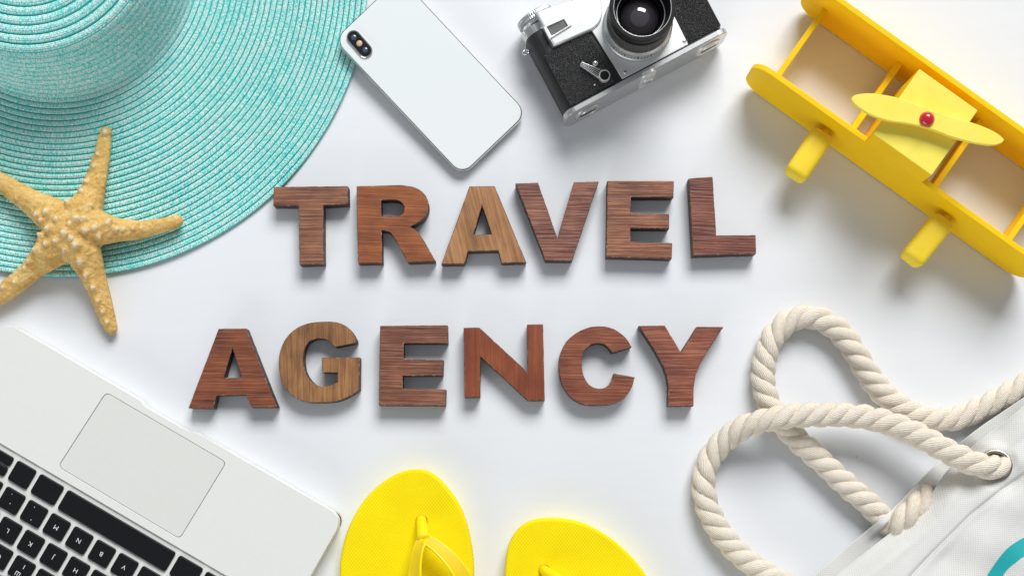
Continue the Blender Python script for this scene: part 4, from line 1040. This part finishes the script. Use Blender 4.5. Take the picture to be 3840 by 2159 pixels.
            fib = 0.00016*np.sin(an*9)[None, :]*np.ones(n)[:, None]
            ring = ring+(out[:, None, :]*np.cos(an)[None, :, None]+sdv[:, None, :]*np.sin(an)[None, :, None])*(RNG.normal(size=(n, ns))*0.00011+0.00016*np.sin(an[None, :]*5+L[:, None]*1500))[:, :, None]
            V = ring.reshape(-1, 3)-off; i = np.arange(n-1)[:, None]; j = np.arange(ns)[None, :]; j2 = (j+1) % ns
            F = np.stack([i*ns+j, i*ns+j2, (i+1)*ns+j2, (i+1)*ns+j], -1).reshape(-1, 4)
            me = fast_mesh('strand', V, F)
            uvl = me.uv_layers.new(name='UVMap'); lv = np.empty(len(me.loops), np.int32); me.loops.foreach_get('vertex_index', lv)
            ju = (lv+ns//2) % ns; uu = np.stack([ju/ns*9.0, L[lv//ns]/0.0020], 1)
            uvl.data.foreach_set('uv', uu.astype(np.float32).ravel())
            link('strand', me, M_rope, hd, True)
            for _ in range(420):
                q = RNG.integers(5, n-5); a_ = RNG.uniform(-1.4, 1.4)
                dr = out[q]*math.cos(a_)+sdv[q]*math.sin(a_); p = cc[q]+dr*rs[q]*0.98
                tip = p+dr*RNG.uniform(0.0006, 0.0024)+t2[q]*RNG.normal()*0.0015+RNG.normal(size=3)*0.0004
                w_ = 0.00009*np.cross(dr, t2[q]); o_ = len(fuzzV); fuzzV += [p-w_, p+w_, p+t2[q]*0.00012, tip]; fuzzF += [(o_, o_+1, o_+3), (o_+1, o_+2, o_+3), (o_+2, o_, o_+3)]
        fz_ = build('loose_fibres', fuzzV, fuzzF, M_rope, hd); fz_['kind'] = 'stuff'
        return hd
    def path(pl): return [tuple(zR.w(x, y, z*0.001)) for x, y, z in pl]
    rope(path([(1735,935,18),(1690,900,29),(1640,900,37),(1585,893,40),(1500,862,38),(1400,812,36),(1250,732,31),(1100,672,27),(950,642,26),(800,637,27),(650,640,28.5),(520,660,28),(390,700,21),(290,768,13),(222,850,9.6),(188,940,9.4),(188,1030,9.4),(214,1120,9.4),(262,1215,9.5),(335,1305,10),(430,1390,11),(540,1458,13),(660,1520,16),(800,1590,22),(980,1680,30)]), ROPE_FLIP)
    rope(path([(1335,1025,8),(1285,1070,13.5),(1225,1125,17),(1175,1180,16.5),(1160,1200,14.5),(1150,1212,10)]), ROPE_FLIP)
    rope(path([(1160,1245,4.5),(1115,1190,6.5),(1060,1130,8.0),(1000,1070,9.4),(900,985,9.4),(800,890,9.4),(700,800,9.4),(620,725,9.3),(555,645,9.2),(510,570,9.3),(488,490,9.4),(486,400,9.4),(508,300,9.4),(560,215,9.4),(635,158,9.4),(720,146,9.4),(805,172,9.4),(880,232,9.4),(945,318,9.4),(1010,425,9.4),(1085,525,9.4),(1180,600,9.4),(1290,650,9.4),(1400,660,9.4),(1500,640,9.4),(1600,597,9.4),(1700,545,9.4),(1800,490,9.4),(1920,430,9.4),(2060,380,9.4)]), ROPE_FLIP)
ROPE_FLIP = -1.0
tote()
